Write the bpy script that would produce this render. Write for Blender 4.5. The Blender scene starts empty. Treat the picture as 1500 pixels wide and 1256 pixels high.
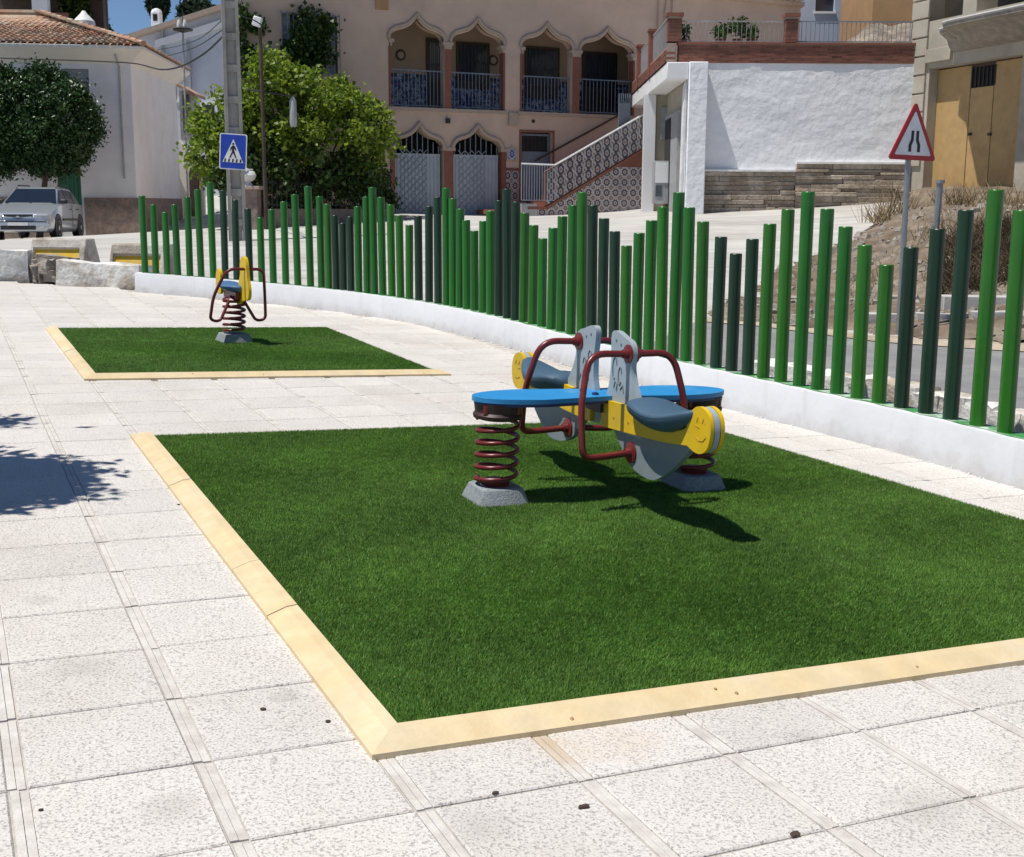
import bpy, math, random
import numpy as np
from mathutils import Matrix, Vector
from mathutils.geometry import tessellate_polygon

scene = bpy.context.scene
COL = scene.collection

# ------------------------------------------------------------------ camera
F, CX, CY = 1800.5, 750.0, 628.0            # focal length and centre on a 1500 x 1256 picture
def nrm(v):
    v = np.array(v, float); return v / np.linalg.norm(v)
UP = -nrm([(707 - CX) / F, (10500 - CY) / F, 1])
YD = nrm(np.array([0, 0, 1]) - UP * UP[2]); XD = np.cross(YD, UP)
W = np.array([XD, YD, UP])                  # camera axes (x right, y down, z ahead) -> world
CAM = np.array([0, 0, 1.353])
cam = bpy.data.cameras.new('camera'); cam_o = bpy.data.objects.new('camera', cam); COL.objects.link(cam_o)
cam.sensor_width = 36; cam.lens = 36 * F / 1500; cam.clip_start = .05; cam.clip_end = 2000
mw = Matrix.Identity(4)
for i in range(3):
    mw[i][0], mw[i][1], mw[i][2], mw[i][3] = W[i][0], -W[i][1], -W[i][2], CAM[i]
cam_o.matrix_world = mw
scene.camera = cam_o

# ------------------------------------------------------------------ light
SUN_EL = math.radians(69); SHADOW_AZ = math.radians(22)      # shadows fall to the right and a little away
to_sun = Vector((-math.cos(SHADOW_AZ) * math.cos(SUN_EL), -math.sin(SHADOW_AZ) * math.cos(SUN_EL), math.sin(SUN_EL)))
sun = bpy.data.lights.new('sun', 'SUN'); sun.energy = 4.6; sun.angle = math.radians(.5); sun.color = (1, .955, .89)
sun_o = bpy.data.objects.new('sun', sun); COL.objects.link(sun_o)
sun_o.rotation_euler = to_sun.to_track_quat('Z', 'Y').to_euler()
world = bpy.data.worlds.new('World'); scene.world = world; world.use_nodes = True
wn = world.node_tree
sky = wn.nodes.new('ShaderNodeTexSky'); sky.sky_type = 'NISHITA'; sky.sun_disc = False
sky.sun_elevation = SUN_EL; sky.sun_rotation = math.atan2(to_sun.x, to_sun.y)
sky.air_density = .75; sky.dust_density = 0; sky.ozone_density = 5.0; sky.altitude = 1200
wn.links.new(sky.outputs[0], wn.nodes['Background'].inputs[0]); wn.nodes['Background'].inputs[1].default_value = .085
scene.view_settings.view_transform = 'Standard'; scene.view_settings.look = 'None'
scene.view_settings.exposure = .12; scene.view_settings.gamma = 1; scene.view_settings.use_curve_mapping = False
scene.cycles.max_bounces = 6; scene.cycles.diffuse_bounces = 3; scene.cycles.transparent_max_bounces = 6

# ------------------------------------------------------------------ places
def ray(px, py): return W @ np.array([(px - CX) / F, (py - CY) / F, 1])
def at(px, py, Y):
    d = ray(px, py); return CAM + d * (Y / d[1])
def plane(px, py, p0, n):
    d = ray(px, py); return CAM + d * (((np.asarray(p0) - CAM) @ n) / (d @ n))
def proj(p):
    c = W.T @ (np.asarray(p) - CAM); return c[:2] / c[2] * F + [CX, CY]
# the plaza is a gently tilted plane: u along the tile rows' length, v away, n up
PU = W @ nrm([.90723311, -.03916121, .41880125]); PV = W @ nrm([-.41856257, -.18260286, .88964126]); PN = np.cross(PU, PV)
PT = W @ (np.array([-1.43284025, 2.18080932, 6.49388004]) * .4) + CAM
def pl(u, v, n=0.): return PT + u * PU + v * PV + n * PN
def onpl(px, py, n=0.):
    d = ray(px, py); p = CAM + d * (((PT - CAM) @ PN + n) / (d @ PN)) - PT
    return np.array([p @ PU, p @ PV])
def frame(o, ex, ey, ez):
    m = Matrix.Identity(4)
    for i in range(3): m[i][0], m[i][1], m[i][2], m[i][3] = ex[i], ey[i], ez[i], o[i]
    return m
PLZ = frame(PT, PU, PV, PN)

# ------------------------------------------------------------------ objects
WM = {}
def link(o, parent=None):
    COL.objects.link(o)
    if parent is not None: o.parent = parent
    return o
def tag(o, label=None, cat=None, group=None, kind=None):
    if label: o['label'] = label
    if cat: o['category'] = cat
    if group: o['group'] = group
    if kind: o['kind'] = kind
    return o
def thing(name, M, label, cat, group=None):
    """an Empty at the thing's base; M is its world matrix (or a point)"""
    if not isinstance(M, Matrix): M = Matrix.Translation(Vector([float(x) for x in M]))
    o = bpy.data.objects.new(name, None); link(o); o.matrix_world = M; WM[o] = M.copy(); o.empty_display_size = .2
    return tag(o, label, cat, group)
class MB:
    """collects faces; build() links them as one mesh object (vertices are in world space unless local=True)"""
    def __init__(s): s.v = []; s.f = []
    def add(s, vs, fs):
        b = len(s.v); s.v += [tuple(float(c) for c in p) for p in vs]; s.f += [tuple(i + b for i in f) for f in fs]; return s
    def quad(s, a, b, c, d): return s.add([a, b, c, d], [(0, 1, 2, 3)])
    def box(s, c, size, M=None, taper=1.0):
        hx, hy, hz = [x / 2 for x in size]; c = Vector([float(x) for x in c])
        vs = []
        for z, t in ((-hz, 1), (hz, taper)):
            for x, y in ((-hx, -hy), (hx, -hy), (hx, hy), (-hx, hy)):
                p = Vector((x * t, y * t, z)); vs.append((M.to_3x3() @ p if M else p) + c)
        return s.add(vs, [(3, 2, 1, 0), (4, 5, 6, 7), (0, 1, 5, 4), (1, 2, 6, 5), (2, 3, 7, 6), (3, 0, 4, 7)])
    def fbox(s, M, x0, x1, y0, y1, z0, z1):
        vs = [M @ Vector((x, y, z)) for z in (z0, z1) for x, y in ((x0, y0), (x1, y0), (x1, y1), (x0, y1))]
        return s.add(vs, [(3, 2, 1, 0), (4, 5, 6, 7), (0, 1, 5, 4), (1, 2, 6, 5), (2, 3, 7, 6), (3, 0, 4, 7)])
    def prism(s, M, poly, z0, z1, holes=()):
        """polygon in M's xy plane extruded along M's z, with holes"""
        loops = [list(poly)] + [list(h) for h in holes]
        tris = tessellate_polygon([[Vector((p[0], p[1], 0)) for p in l] for l in loops])
        flat = [p for l in loops for p in l]; n = len(flat)
        vs = [M @ Vector((p[0], p[1], z)) for z in (z0, z1) for p in flat]
        fs = []
        def area(t): a, b, c = [flat[i] for i in t]; return (b[0]-a[0])*(c[1]-a[1])-(b[1]-a[1])*(c[0]-a[0])
        for t in tris:
            t = tuple(t)
            if area(t) < 0: t = t[::-1]
            fs.append(t[::-1]); fs.append(tuple(i + n for i in t))
        k = 0
        for li, l in enumerate(loops):
            A = sum(l[i][0] * l[(i + 1) % len(l)][1] - l[(i + 1) % len(l)][0] * l[i][1] for i in range(len(l)))
            for i in range(len(l)):
                a, b = k + i, k + (i + 1) % len(l)
                q = (a, b, b + n, a + n)
                fs.append(q if (A > 0) == (li == 0) else q[::-1])
            k += len(l)
        return s.add(vs, fs)
    def tube(s, path, r, n=8, closed=False, caps=True):
        P = [Vector([float(c) for c in p]) for p in path]; m = len(P); rs = r if hasattr(r, '__len__') else [r] * m
        vs = []; prev = None
        for i in range(m):
            if closed: t = P[(i + 1) % m] - P[i - 1]
            else: t = P[min(i + 1, m - 1)] - P[max(i - 1, 0)]
            t.normalize()
            if prev is None:
                a = Vector((0, 0, 1)) if abs(t.z) < .9 else Vector((1, 0, 0)); x = t.cross(a).normalized()
            else:
                x = (prev - t * prev.dot(t)).normalized()
            prev = x; y = t.cross(x)
            vs += [P[i] + (x * math.cos(2 * math.pi * k / n) + y * math.sin(2 * math.pi * k / n)) * rs[i] for k in range(n)]
        fs = []
        for i in range(m if closed else m - 1):
            for k in range(n):
                a, b = i * n + k, i * n + (k + 1) % n; j = ((i + 1) % m) * n
                fs.append((a, b, j + (k + 1) % n, j + k))
        if caps and not closed:
            fs.append(tuple(range(n))[::-1]); fs.append(tuple((m - 1) * n + k for k in range(n)))
        return s.add(vs, fs)
    def lathe(s, M, prof, n=16):
        """profile (radius, height) turned about M's z"""
        vs = [M @ Vector((r * math.cos(2 * math.pi * k / n), r * math.sin(2 * math.pi * k / n), z)) for r, z in prof for k in range(n)]
        fs = []
        for i in range(len(prof) - 1):
            for k in range(n):
                fs.append((i * n + k, i * n + (k + 1) % n, (i + 1) * n + (k + 1) % n, (i + 1) * n + k))
        fs.append(tuple(range(n))[::-1]); fs.append(tuple((len(prof) - 1) * n + k for k in range(n)))
        return s.add(vs, fs)
    def build(s, name, mat, parent=None, smooth=False, bevel=0, local=False, angle=35, seg=2, sub=0):
        me = bpy.data.meshes.new(name)
        vs = s.v
        if parent is not None and not local and parent in WM:
            inv = WM[parent].inverted(); vs = [inv @ Vector(p) for p in vs]
        me.from_pydata(vs, [], s.f); me.materials.append(mat); me.update()
        o = bpy.data.objects.new(name, me); link(o, parent)
        if parent is not None and parent in WM: WM[o] = WM[parent]
        if smooth:
            me.polygons.foreach_set('use_smooth', [True] * len(me.polygons)); me.set_sharp_from_angle(angle=math.radians(angle))
        if bevel:
            b = o.modifiers.new('bevel', 'BEVEL'); b.width = bevel; b.segments = seg; b.limit_method = 'ANGLE'; b.angle_limit = math.radians(40)
            me.polygons.foreach_set('use_smooth', [True] * len(me.polygons)); me.set_sharp_from_angle(angle=math.radians(50))
        if sub:
            m = o.modifiers.new('sub', 'SUBSURF'); m.levels = sub; m.render_levels = sub
        return o
def np_mesh(name, V, Fc, mat, parent=None):
    """fast path for many equal-sided faces"""
    me = bpy.data.meshes.new(name); k = Fc.shape[1]
    me.vertices.add(len(V)); me.vertices.foreach_set('co', np.ascontiguousarray(V, np.float32).ravel())
    me.loops.add(Fc.size); me.loops.foreach_set('vertex_index', np.ascontiguousarray(Fc, np.int32).ravel())
    me.polygons.add(len(Fc)); me.polygons.foreach_set('loop_start', np.arange(0, Fc.size, k, dtype=np.int32))
    me.update(calc_edges=True); me.validate(); me.materials.append(mat)
    o = bpy.data.objects.new(name, me); link(o, parent)
    return o

# ------------------------------------------------------------------ materials
def mat(name, col, rough=.7, var=.15, scale=6., bump=0., bscale=None, metal=0., spec=.5, col2=None, c2=(.45, .62), island=0., detail=5, trans=0., coat=0., objrand=0., sat=None, dist=.01):
    """colour with a noise mottling, an optional second colour in patches, relief and per-piece variation"""
    m = bpy.data.materials.new(name); m.use_nodes = True; t = m.node_tree; N = t.nodes; L = t.links
    b = N['Principled BSDF']; b.inputs['Roughness'].default_value = rough; b.inputs['Metallic'].default_value = metal
    b.inputs['Specular IOR Level'].default_value = spec; b.inputs['Coat Weight'].default_value = coat
    g = N.new('ShaderNodeNewGeometry')
    n1 = N.new('ShaderNodeTexNoise'); n1.inputs['Scale'].default_value = scale; n1.inputs['Detail'].default_value = detail; n1.inputs['Roughness'].default_value = .6
    L.new(g.outputs['Position'], n1.inputs['Vector'])
    mr = N.new('ShaderNodeMapRange'); mr.inputs[1].default_value = .3; mr.inputs[2].default_value = .7
    mr.inputs[3].default_value = 1 - var; mr.inputs[4].default_value = 1 + var
    L.new(n1.outputs['Fac'], mr.inputs[0])
    base = N.new('ShaderNodeRGB'); base.outputs[0].default_value = (*col, 1); src = base.outputs[0]
    if col2:
        n2 = N.new('ShaderNodeTexNoise'); n2.inputs['Scale'].default_value = scale * .37; n2.inputs['Detail'].default_value = 8; n2.inputs['Roughness'].default_value = .65
        L.new(g.outputs['Position'], n2.inputs['Vector'])
        rp = N.new('ShaderNodeMapRange'); rp.inputs[1].default_value, rp.inputs[2].default_value = c2; L.new(n2.outputs['Fac'], rp.inputs[0])
        mx = N.new('ShaderNodeMix'); mx.data_type = 'RGBA'; mx.inputs[7].default_value = (*col2, 1)
        L.new(rp.outputs[0], mx.inputs[0]); L.new(src, mx.inputs[6]); src = mx.outputs[2]
    fac = mr.outputs[0]
    for amt, out in ((island, g.outputs['Random Per Island']), (objrand, None)):
        if amt:
            if out is None: oi = N.new('ShaderNodeObjectInfo'); out = oi.outputs['Random']
            r2 = N.new('ShaderNodeMapRange'); r2.inputs[3].default_value = 1 - amt; r2.inputs[4].default_value = 1 + amt; L.new(out, r2.inputs[0])
            ml = N.new('ShaderNodeMath'); ml.operation = 'MULTIPLY'; L.new(fac, ml.inputs[0]); L.new(r2.outputs[0], ml.inputs[1]); fac = ml.outputs[0]
    vm = N.new('ShaderNodeVectorMath'); vm.operation = 'SCALE'; L.new(src, vm.inputs[0]); L.new(fac, vm.inputs['Scale'])
    L.new(vm.outputs[0], b.inputs['Base Color'])
    if bump:
        n3 = N.new('ShaderNodeTexNoise'); n3.inputs['Scale'].default_value = bscale or scale * 6; n3.inputs['Detail'].default_value = 4
        L.new(g.outputs['Position'], n3.inputs['Vector'])
        bp = N.new('ShaderNodeBump'); bp.inputs['Strength'].default_value = bump; bp.inputs['Distance'].default_value = dist
        L.new(n3.outputs['Fac'], bp.inputs['Height']); L.new(bp.outputs[0], b.inputs['Normal'])
    if trans:
        tr = N.new('ShaderNodeBsdfTranslucent'); L.new(vm.outputs[0], tr.inputs[0])
        ms = N.new('ShaderNodeMixShader'); ms.inputs[0].default_value = trans
        L.new(b.outputs[0], ms.inputs[1]); L.new(tr.outputs[0], ms.inputs[2]); L.new(ms.outputs[0], N['Material Output'].inputs[0])
    m['vm'] = 1
    return m
def nodes(m): return m.node_tree.nodes, m.node_tree.links, m.node_tree.nodes['Principled BSDF']

def tile_material():
    m = mat('plaza_tile', (.61, .58, .54), rough=.8, var=.05, scale=2.2, objrand=.05, col2=(.55, .51, .46), c2=(.48, .70)); N, L, b = nodes(m)
    g = N.new('ShaderNodeNewGeometry')
    n = N.new('ShaderNodeTexNoise'); n.inputs['Scale'].default_value = 125; n.inputs['Detail'].default_value = 2.5; n.inputs['Roughness'].default_value = .55
    L.new(g.outputs['Position'], n.inputs['Vector'])
    r = N.new('ShaderNodeMapRange'); r.inputs[1].default_value = .335; r.inputs[2].default_value = .46; L.new(n.outputs['Fac'], r.inputs[0])
    c = N.new('ShaderNodeMapRange'); c.inputs[3].default_value = .64; c.inputs[4].default_value = 1.02; L.new(r.outputs[0], c.inputs[0])
    n4 = N.new('ShaderNodeTexNoise'); n4.inputs['Scale'].default_value = 190; n4.inputs['Detail'].default_value = 1; L.new(g.outputs['Position'], n4.inputs['Vector'])
    c4 = N.new('ShaderNodeMapRange'); c4.inputs[1].default_value = .3; c4.inputs[2].default_value = .7; c4.inputs[3].default_value = .88; c4.inputs[4].default_value = 1.12; L.new(n4.outputs['Fac'], c4.inputs[0])
    old = b.inputs['Base Color'].links[0].from_socket
    v = N.new('ShaderNodeVectorMath'); v.operation = 'SCALE'; L.new(old, v.inputs[0]); L.new(c.outputs[0], v.inputs['Scale'])
    v2 = N.new('ShaderNodeVectorMath'); v2.operation = 'SCALE'; L.new(v.outputs[0], v2.inputs[0]); L.new(c4.outputs[0], v2.inputs['Scale'])
    L.new(v2.outputs[0], b.inputs['Base Color'])
    bp = N.new('ShaderNodeBump'); bp.inputs['Strength'].default_value = .5; bp.inputs['Distance'].default_value = .004
    L.new(r.outputs[0], bp.inputs['Height']); L.new(bp.outputs[0], b.inputs['Normal'])
    return m
def turf_patches(m):
    """broad worn and dusty patches across the pile"""
    N, L, b = nodes(m); g = N.new('ShaderNodeNewGeometry'); src = b.inputs['Base Color'].links[0].from_socket
    n = N.new('ShaderNodeTexNoise'); n.inputs['Scale'].default_value = 1.6; n.inputs['Detail'].default_value = 5; L.new(g.outputs['Position'], n.inputs['Vector'])
    r = N.new('ShaderNodeMapRange'); r.inputs[1].default_value = .35; r.inputs[2].default_value = .68; r.inputs[3].default_value = .86; r.inputs[4].default_value = 1.25; L.new(n.outputs['Fac'], r.inputs[0])
    n2 = N.new('ShaderNodeTexNoise'); n2.inputs['Scale'].default_value = 14; n2.inputs['Detail'].default_value = 3; L.new(g.outputs['Position'], n2.inputs['Vector'])
    r2 = N.new('ShaderNodeMapRange'); r2.inputs[1].default_value = .3; r2.inputs[2].default_value = .7; r2.inputs[3].default_value = .8; r2.inputs[4].default_value = 1.2; L.new(n2.outputs['Fac'], r2.inputs[0])
    ml = N.new('ShaderNodeMath'); ml.operation = 'MULTIPLY'; L.new(r.outputs[0], ml.inputs[0]); L.new(r2.outputs[0], ml.inputs[1])
    v = N.new('ShaderNodeVectorMath'); v.operation = 'SCALE'; L.new(src, v.inputs[0]); L.new(ml.outputs[0], v.inputs['Scale'])
    for lk in list(L):
        if lk.from_socket == src and lk.to_node.type in ('BSDF_PRINCIPLED', 'BSDF_TRANSLUCENT'): to = lk.to_socket; L.remove(lk); L.new(v.outputs[0], to)
def stain(m, spots, colour, amount=.6):
    """soft edged stains round given places"""
    N, L, b = nodes(m); g = N.new('ShaderNodeNewGeometry'); src = b.inputs['Base Color'].links[0].from_socket
    n = N.new('ShaderNodeTexNoise'); n.inputs['Scale'].default_value = 9; n.inputs['Detail'].default_value = 6; L.new(g.outputs['Position'], n.inputs['Vector'])
    for p, rad in spots:
        d = N.new('ShaderNodeVectorMath'); d.operation = 'DISTANCE'; L.new(g.outputs['Position'], d.inputs[0]); d.inputs[1].default_value = [float(c) for c in p]
        a = N.new('ShaderNodeMath'); a.operation = 'MULTIPLY_ADD'; L.new(n.outputs['Fac'], a.inputs[0]); a.inputs[1].default_value = rad * 1.3; L.new(d.outputs['Value'], a.inputs[2])
        r = N.new('ShaderNodeMapRange'); r.inputs[1].default_value = rad * 1.0; r.inputs[2].default_value = rad * 1.75; r.inputs[3].default_value = amount; r.inputs[4].default_value = 0; L.new(a.outputs[0], r.inputs[0])
        mx = N.new('ShaderNodeMix'); mx.data_type = 'RGBA'; mx.inputs[7].default_value = (*colour, 1); L.new(r.outputs[0], mx.inputs[0]); L.new(src, mx.inputs[6]); src = mx.outputs[2]
    L.new(src, b.inputs['Base Color'])
def base_dirt(m, colour, h=.09, amount=.55):
    """splashed dirt and worn paint along the foot of a wall standing on the plaza, thin drips above"""
    N, L, b = nodes(m); g = N.new('ShaderNodeNewGeometry'); src = b.inputs['Base Color'].links[0].from_socket
    s = N.new('ShaderNodeVectorMath'); s.operation = 'SUBTRACT'; L.new(g.outputs['Position'], s.inputs[0]); s.inputs[1].default_value = [float(c) for c in PT]
    dt = N.new('ShaderNodeVectorMath'); dt.operation = 'DOT_PRODUCT'; L.new(s.outputs[0], dt.inputs[0]); dt.inputs[1].default_value = [float(c) for c in PN]
    n = N.new('ShaderNodeTexNoise'); n.inputs['Scale'].default_value = 5; n.inputs['Detail'].default_value = 8; n.inputs['Roughness'].default_value = .7; L.new(g.outputs['Position'], n.inputs['Vector'])
    a = N.new('ShaderNodeMath'); a.operation = 'MULTIPLY_ADD'; L.new(n.outputs['Fac'], a.inputs[0]); a.inputs[1].default_value = h * 3; L.new(dt.outputs['Value'], a.inputs[2])
    r = N.new('ShaderNodeMapRange'); r.inputs[1].default_value = h * 1.2; r.inputs[2].default_value = h * 2.4; r.inputs[3].default_value = amount; r.inputs[4].default_value = 0; L.new(a.outputs[0], r.inputs[0])
    mp = N.new('ShaderNodeMapping'); mp.inputs['Scale'].default_value = (9, 9, .6); L.new(g.outputs['Position'], mp.inputs[0])
    n2 = N.new('ShaderNodeTexNoise'); n2.inputs['Scale'].default_value = 1; n2.inputs['Detail'].default_value = 6; L.new(mp.outputs[0], n2.inputs['Vector'])
    r2 = N.new('ShaderNodeMapRange'); r2.inputs[1].default_value = .58; r2.inputs[2].default_value = .72; r2.inputs[3].default_value = 0; r2.inputs[4].default_value = amount * .4; L.new(n2.outputs['Fac'], r2.inputs[0])
    mxm = N.new('ShaderNodeMath'); mxm.operation = 'MAXIMUM'; L.new(r.outputs[0], mxm.inputs[0]); L.new(r2.outputs[0], mxm.inputs[1])
    mx = N.new('ShaderNodeMix'); mx.data_type = 'RGBA'; mx.inputs[7].default_value = (*colour, 1); L.new(mxm.outputs[0], mx.inputs[0]); L.new(src, mx.inputs[6])
    L.new(mx.outputs[2], b.inputs['Base Color'])
def leaf_material(name, lo, hi, trans=.3, rough=.45):
    m = bpy.data.materials.new(name); m.use_nodes = True; N, L, b = nodes(m)
    g = N.new('ShaderNodeNewGeometry'); r = N.new('ShaderNodeValToRGB')
    r.color_ramp.elements[0].color = (*lo, 1); r.color_ramp.elements[1].color = (*hi, 1)
    L.new(g.outputs['Random Per Island'], r.inputs[0]); L.new(r.outputs[0], b.inputs['Base Color']); b.inputs['Roughness'].default_value = rough
    b.inputs['Specular IOR Level'].default_value = .4
    t = N.new('ShaderNodeBsdfTranslucent'); L.new(r.outputs[0], t.inputs[0])
    s = N.new('ShaderNodeMixShader'); s.inputs[0].default_value = trans
    L.new(b.outputs[0], s.inputs[1]); L.new(t.outputs[0], s.inputs[2]); L.new(s.outputs[0], N['Material Output'].inputs[0])
    return m
def azulejo_material(name, ground, ink, ink2):
    """patterned ceramic tile: a ring flower in the middle and quarter rings at the corners, on the piece's own box coordinates"""
    m = mat(name, ground, rough=.25, var=.08, scale=3, objrand=.08); N, L, b = nodes(m)
    tc = N.new('ShaderNodeTexCoord'); sp = N.new('ShaderNodeSeparateXYZ'); L.new(tc.outputs['Generated'], sp.inputs[0])
    def math_(op, a, c=None):
        n = N.new('ShaderNodeMath'); n.operation = op
        for i, x in enumerate((a, c)):
            if x is None: continue
            if isinstance(x, (int, float)): n.inputs[i].default_value = x
            else: L.new(x, n.inputs[i])
        return n.outputs[0]
    x = math_('SUBTRACT', sp.outputs[0], .5); y = math_('SUBTRACT', sp.outputs[1], .5)
    r = math_('SQRT', math_('ADD', math_('MULTIPLY', x, x), math_('MULTIPLY', y, y)))
    ang = math_('ARCTAN2', y, x); pet = math_('MULTIPLY', math_('COSINE', math_('MULTIPLY', ang, 8)), .035)
    rr = math_('ADD', r, pet)
    ring = math_('LESS_THAN', math_('ABSOLUTE', math_('SUBTRACT', rr, .27)), .085)
    dot = math_('LESS_THAN', r, .1)
    ax = math_('SUBTRACT', math_('ABSOLUTE', x), .5); ay = math_('SUBTRACT', math_('ABSOLUTE', y), .5)
    rc = math_('SQRT', math_('ADD', math_('MULTIPLY', ax, ax), math_('MULTIPLY', ay, ay)))
    cor = math_('LESS_THAN', math_('ABSOLUTE', math_('SUBTRACT', rc, .14)), .06)
    src = b.inputs['Base Color'].links[0].from_socket
    for fac, c in ((ring, ink), (dot, ink2), (cor, ink2)):
        mx = N.new('ShaderNodeMix'); mx.data_type = 'RGBA'; mx.inputs[7].default_value = (*c, 1)
        L.new(fac, mx.inputs[0]); L.new(src, mx.inputs[6]); src = mx.outputs[2]
    L.new(src, b.inputs['Base Color'])
    return m

M = {}
M['tile'] = tile_material()
M['grout'] = mat('grout', (.44, .41, .37), .9, .2, 14, .3)
M['strip'] = mat('joint_strip', (.61, .58, .54), .85, .1, 25, .3, col2=(.52, .485, .44))
M['timber'] = mat('painted_timber', (.64, .50, .285), .6, .09, 9, .15, 60, col2=(.66, .56, .38), c2=(.4, .7), objrand=.05)
M['knot'] = mat('timber_knot', (.40, .25, .11), .7)
M['blade'] = leaf_material('turf_blade', (.064, .155, .016), (.185, .330, .060), .35, .55)
turf_patches(M['blade'])
M['turfbase'] = mat('turf_backing', (.03, .10, .012), .9)
M['plaster'] = mat('white_plaster', (.70, .715, .735), .85, .04, 3, .12, 18, col2=(.63, .64, .655), c2=(.55, .75), dist=.02)
M['oldplaster'] = mat('old_whitewash', (.70, .69, .66), .9, .1, 5, .6, 16, col2=(.42, .36, .28), c2=(.48, .60), dist=.03)
M['rubble'] = mat('rubble_stone', (.26, .225, .185), .95, .25, 6, .8, 18, col2=(.34, .31, .27), objrand=.25, dist=.03)
M['greenA'] = mat('post_green', (.010, .128, .010), .33, .1, 5, objrand=.14, spec=.5)
M['greenB'] = mat('post_leaf_green', (.019, .138, .008), .33, .1, 5, objrand=.14, spec=.5)
M['greenD'] = mat('post_dark_green', (.007, .036, .017), .38, .15, 5, objrand=.2, spec=.45)
M['greenpaint'] = mat('green_spill', (.05, .26, .07), .6, .3, 20, col2=(.5, .62, .5), c2=(.45, .6))
M['blue'] = mat('blue_board', (.022, .255, .56), .42, .08, 8, .1, 300, col2=(.12, .34, .55), c2=(.58, .75))
M['navy'] = mat('blue_board_edge', (.01, .03, .13), .5)
M['yellow'] = mat('yellow_board', (.72, .47, .006), .45, .08, 8, .08, 200, col2=(.58, .40, .06), c2=(.57, .74))
M['grey'] = mat('grey_board', (.33, .39, .42), .5, .09, 10, .1, 260, col2=(.42, .46, .47), c2=(.55, .72))
M['greyshade'] = mat('grey_board_shaded', (.21, .25, .265), .5, .08, 10)  # same grey board, with the shade beneath the saddles put into its colour
M['red'] = mat('dark_red_tube', (.145, .016, .016), .34, .12, 8, spec=.5, col2=(.19, .06, .045), c2=(.58, .74))
M['black'] = mat('black_plastic', (.018, .017, .02), .5, .1, 8)
M['mount'] = mat('mount_brown', (.05, .022, .02), .5, .15, 12)
M['seat'] = mat('slate_rubber', (.048, .10, .155), .55, .08, 14, .2, 220)
M['blueseat'] = mat('blue_rubber', (.055, .14, .27), .55, .08, 14)
M['block'] = mat('footing_concrete', (.25, .275, .285), .9, .22, 60, .5, 160)
M['mark'] = mat('dark_marking', (.13, .155, .17), .6)
M['ymark'] = mat('brown_marking', (.42, .24, .01), .6)
M['street'] = mat('pale_concrete_street', (.50, .485, .455), .9, .08, 1.2, .3, 12, col2=(.41, .385, .35), c2=(.45, .7))
M['asphalt'] = mat('grey_asphalt', (.21, .21, .21), .9, .12, 3, .4, 90, col2=(.26, .26, .25))
M['sand'] = mat('sandy_verge', (.44, .37, .28), .95, .2, 4, .6, 30, col2=(.30, .24, .17))
M['earth'] = mat('dry_earth', (.15, .11, .075), .95, .4, 2.5, .9, 14, col2=(.25, .205, .155), c2=(.45, .65), dist=.05)
M['kerb'] = mat('grey_kerb_concrete', (.45, .44, .42), .9, .12, 4, .4, 30, objrand=.08)
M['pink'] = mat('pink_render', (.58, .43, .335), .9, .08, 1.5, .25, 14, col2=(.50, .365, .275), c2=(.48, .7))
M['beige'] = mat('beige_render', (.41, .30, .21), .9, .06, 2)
M['trim'] = mat('stone_trim', (.42, .33, .26), .85, .1, 6, .3, 30)
M['terracotta'] = mat('terracotta', (.215, .082, .055), .8, .15, 8, .2, 40, objrand=.12)
M['brick'] = mat('brick', (.215, .082, .055), .85, .15, 10, .3, 40, island=.25, objrand=.1)
M['mortar'] = mat('mortar', (.36, .29, .24), .95, .1, 12)
M['gate'] = mat('silver_gate_paint', (.36, .40, .45), .5, .08, 4)
M['gatedark'] = mat('gate_relief', (.31, .35, .40), .5, .08, 4)
M['iron'] = mat('black_iron', (.02, .02, .022), .5)
M['terraceiron'] = mat('dull_rail_iron', (.34, .32, .32), .5)
M['whiteiron'] = mat('white_iron', (.62, .64, .66), .45)
M['greyiron'] = mat('grey_blue_iron', (.17, .21, .26), .5)
M['dark'] = mat('dark_interior', (.02, .018, .016), .9)
M['darkwood'] = mat('dark_wood', (.07, .045, .03), .6, .2, 8)
M['azul'] = azulejo_material('blue_tile', (.36, .42, .52), (.02, .04, .20), (.05, .10, .32))
M['azulblue'] = mat('blue_dado_tile', (.30, .36, .47), .25, .1, 22, col2=(.02, .035, .16), c2=(.44, .52), island=.25)
M['azulp'] = azulejo_material('flower_tile', (.42, .385, .39), (.055, .05, .075), (.20, .135, .12))
M['wallwhite'] = mat('rough_whitewash', (.84, .85, .87), .9, .04, 2, .22, 5, col2=(.78, .80, .83), c2=(.5, .75), dist=.12)
M['ledge'] = mat('white_ledge', (.8, .79, .76), .9)
M['strata'] = mat('weathered_brick_course', (.31, .25, .19), .95, .25, 7, .9, 18, col2=(.43, .37, .30), c2=(.45, .6), objrand=.2, dist=.04)
M['cement'] = mat('unpainted_cement', (.43, .39, .315), .95, .1, 2, .35, 22, col2=(.33, .29, .23), c2=(.48, .7))
M['cementdark'] = mat('weathered_cornice', (.30, .27, .23), .95, .25, 5, .8, 16, dist=.03)
M['ochre'] = mat('ochre_door_board', (.46, .30, .125), .6, .1, 4, .2, 40, col2=(.36, .225, .09), c2=(.5, .7), objrand=.06)
M['housewhite'] = mat('white_house_render', (.80, .80, .81), .9, .06, 1.5, .2, 14, col2=(.70, .69, .67), c2=(.5, .75))
M['housecream'] = mat('cream_house_render', (.76, .73, .66), .9, .04, 1.5, .2, 14)
M['stonebase'] = mat('brown_stone_plinth', (.30, .225, .18), .85, .25, 9, .4, 30, col2=(.20, .16, .14), c2=(.4, .6))
M['rooftile'] = mat('clay_roof_tile', (.36, .21, .135), .85, .2, 3, .2, 40, island=.42, col2=(.34, .28, .21), c2=(.45, .6))
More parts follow.
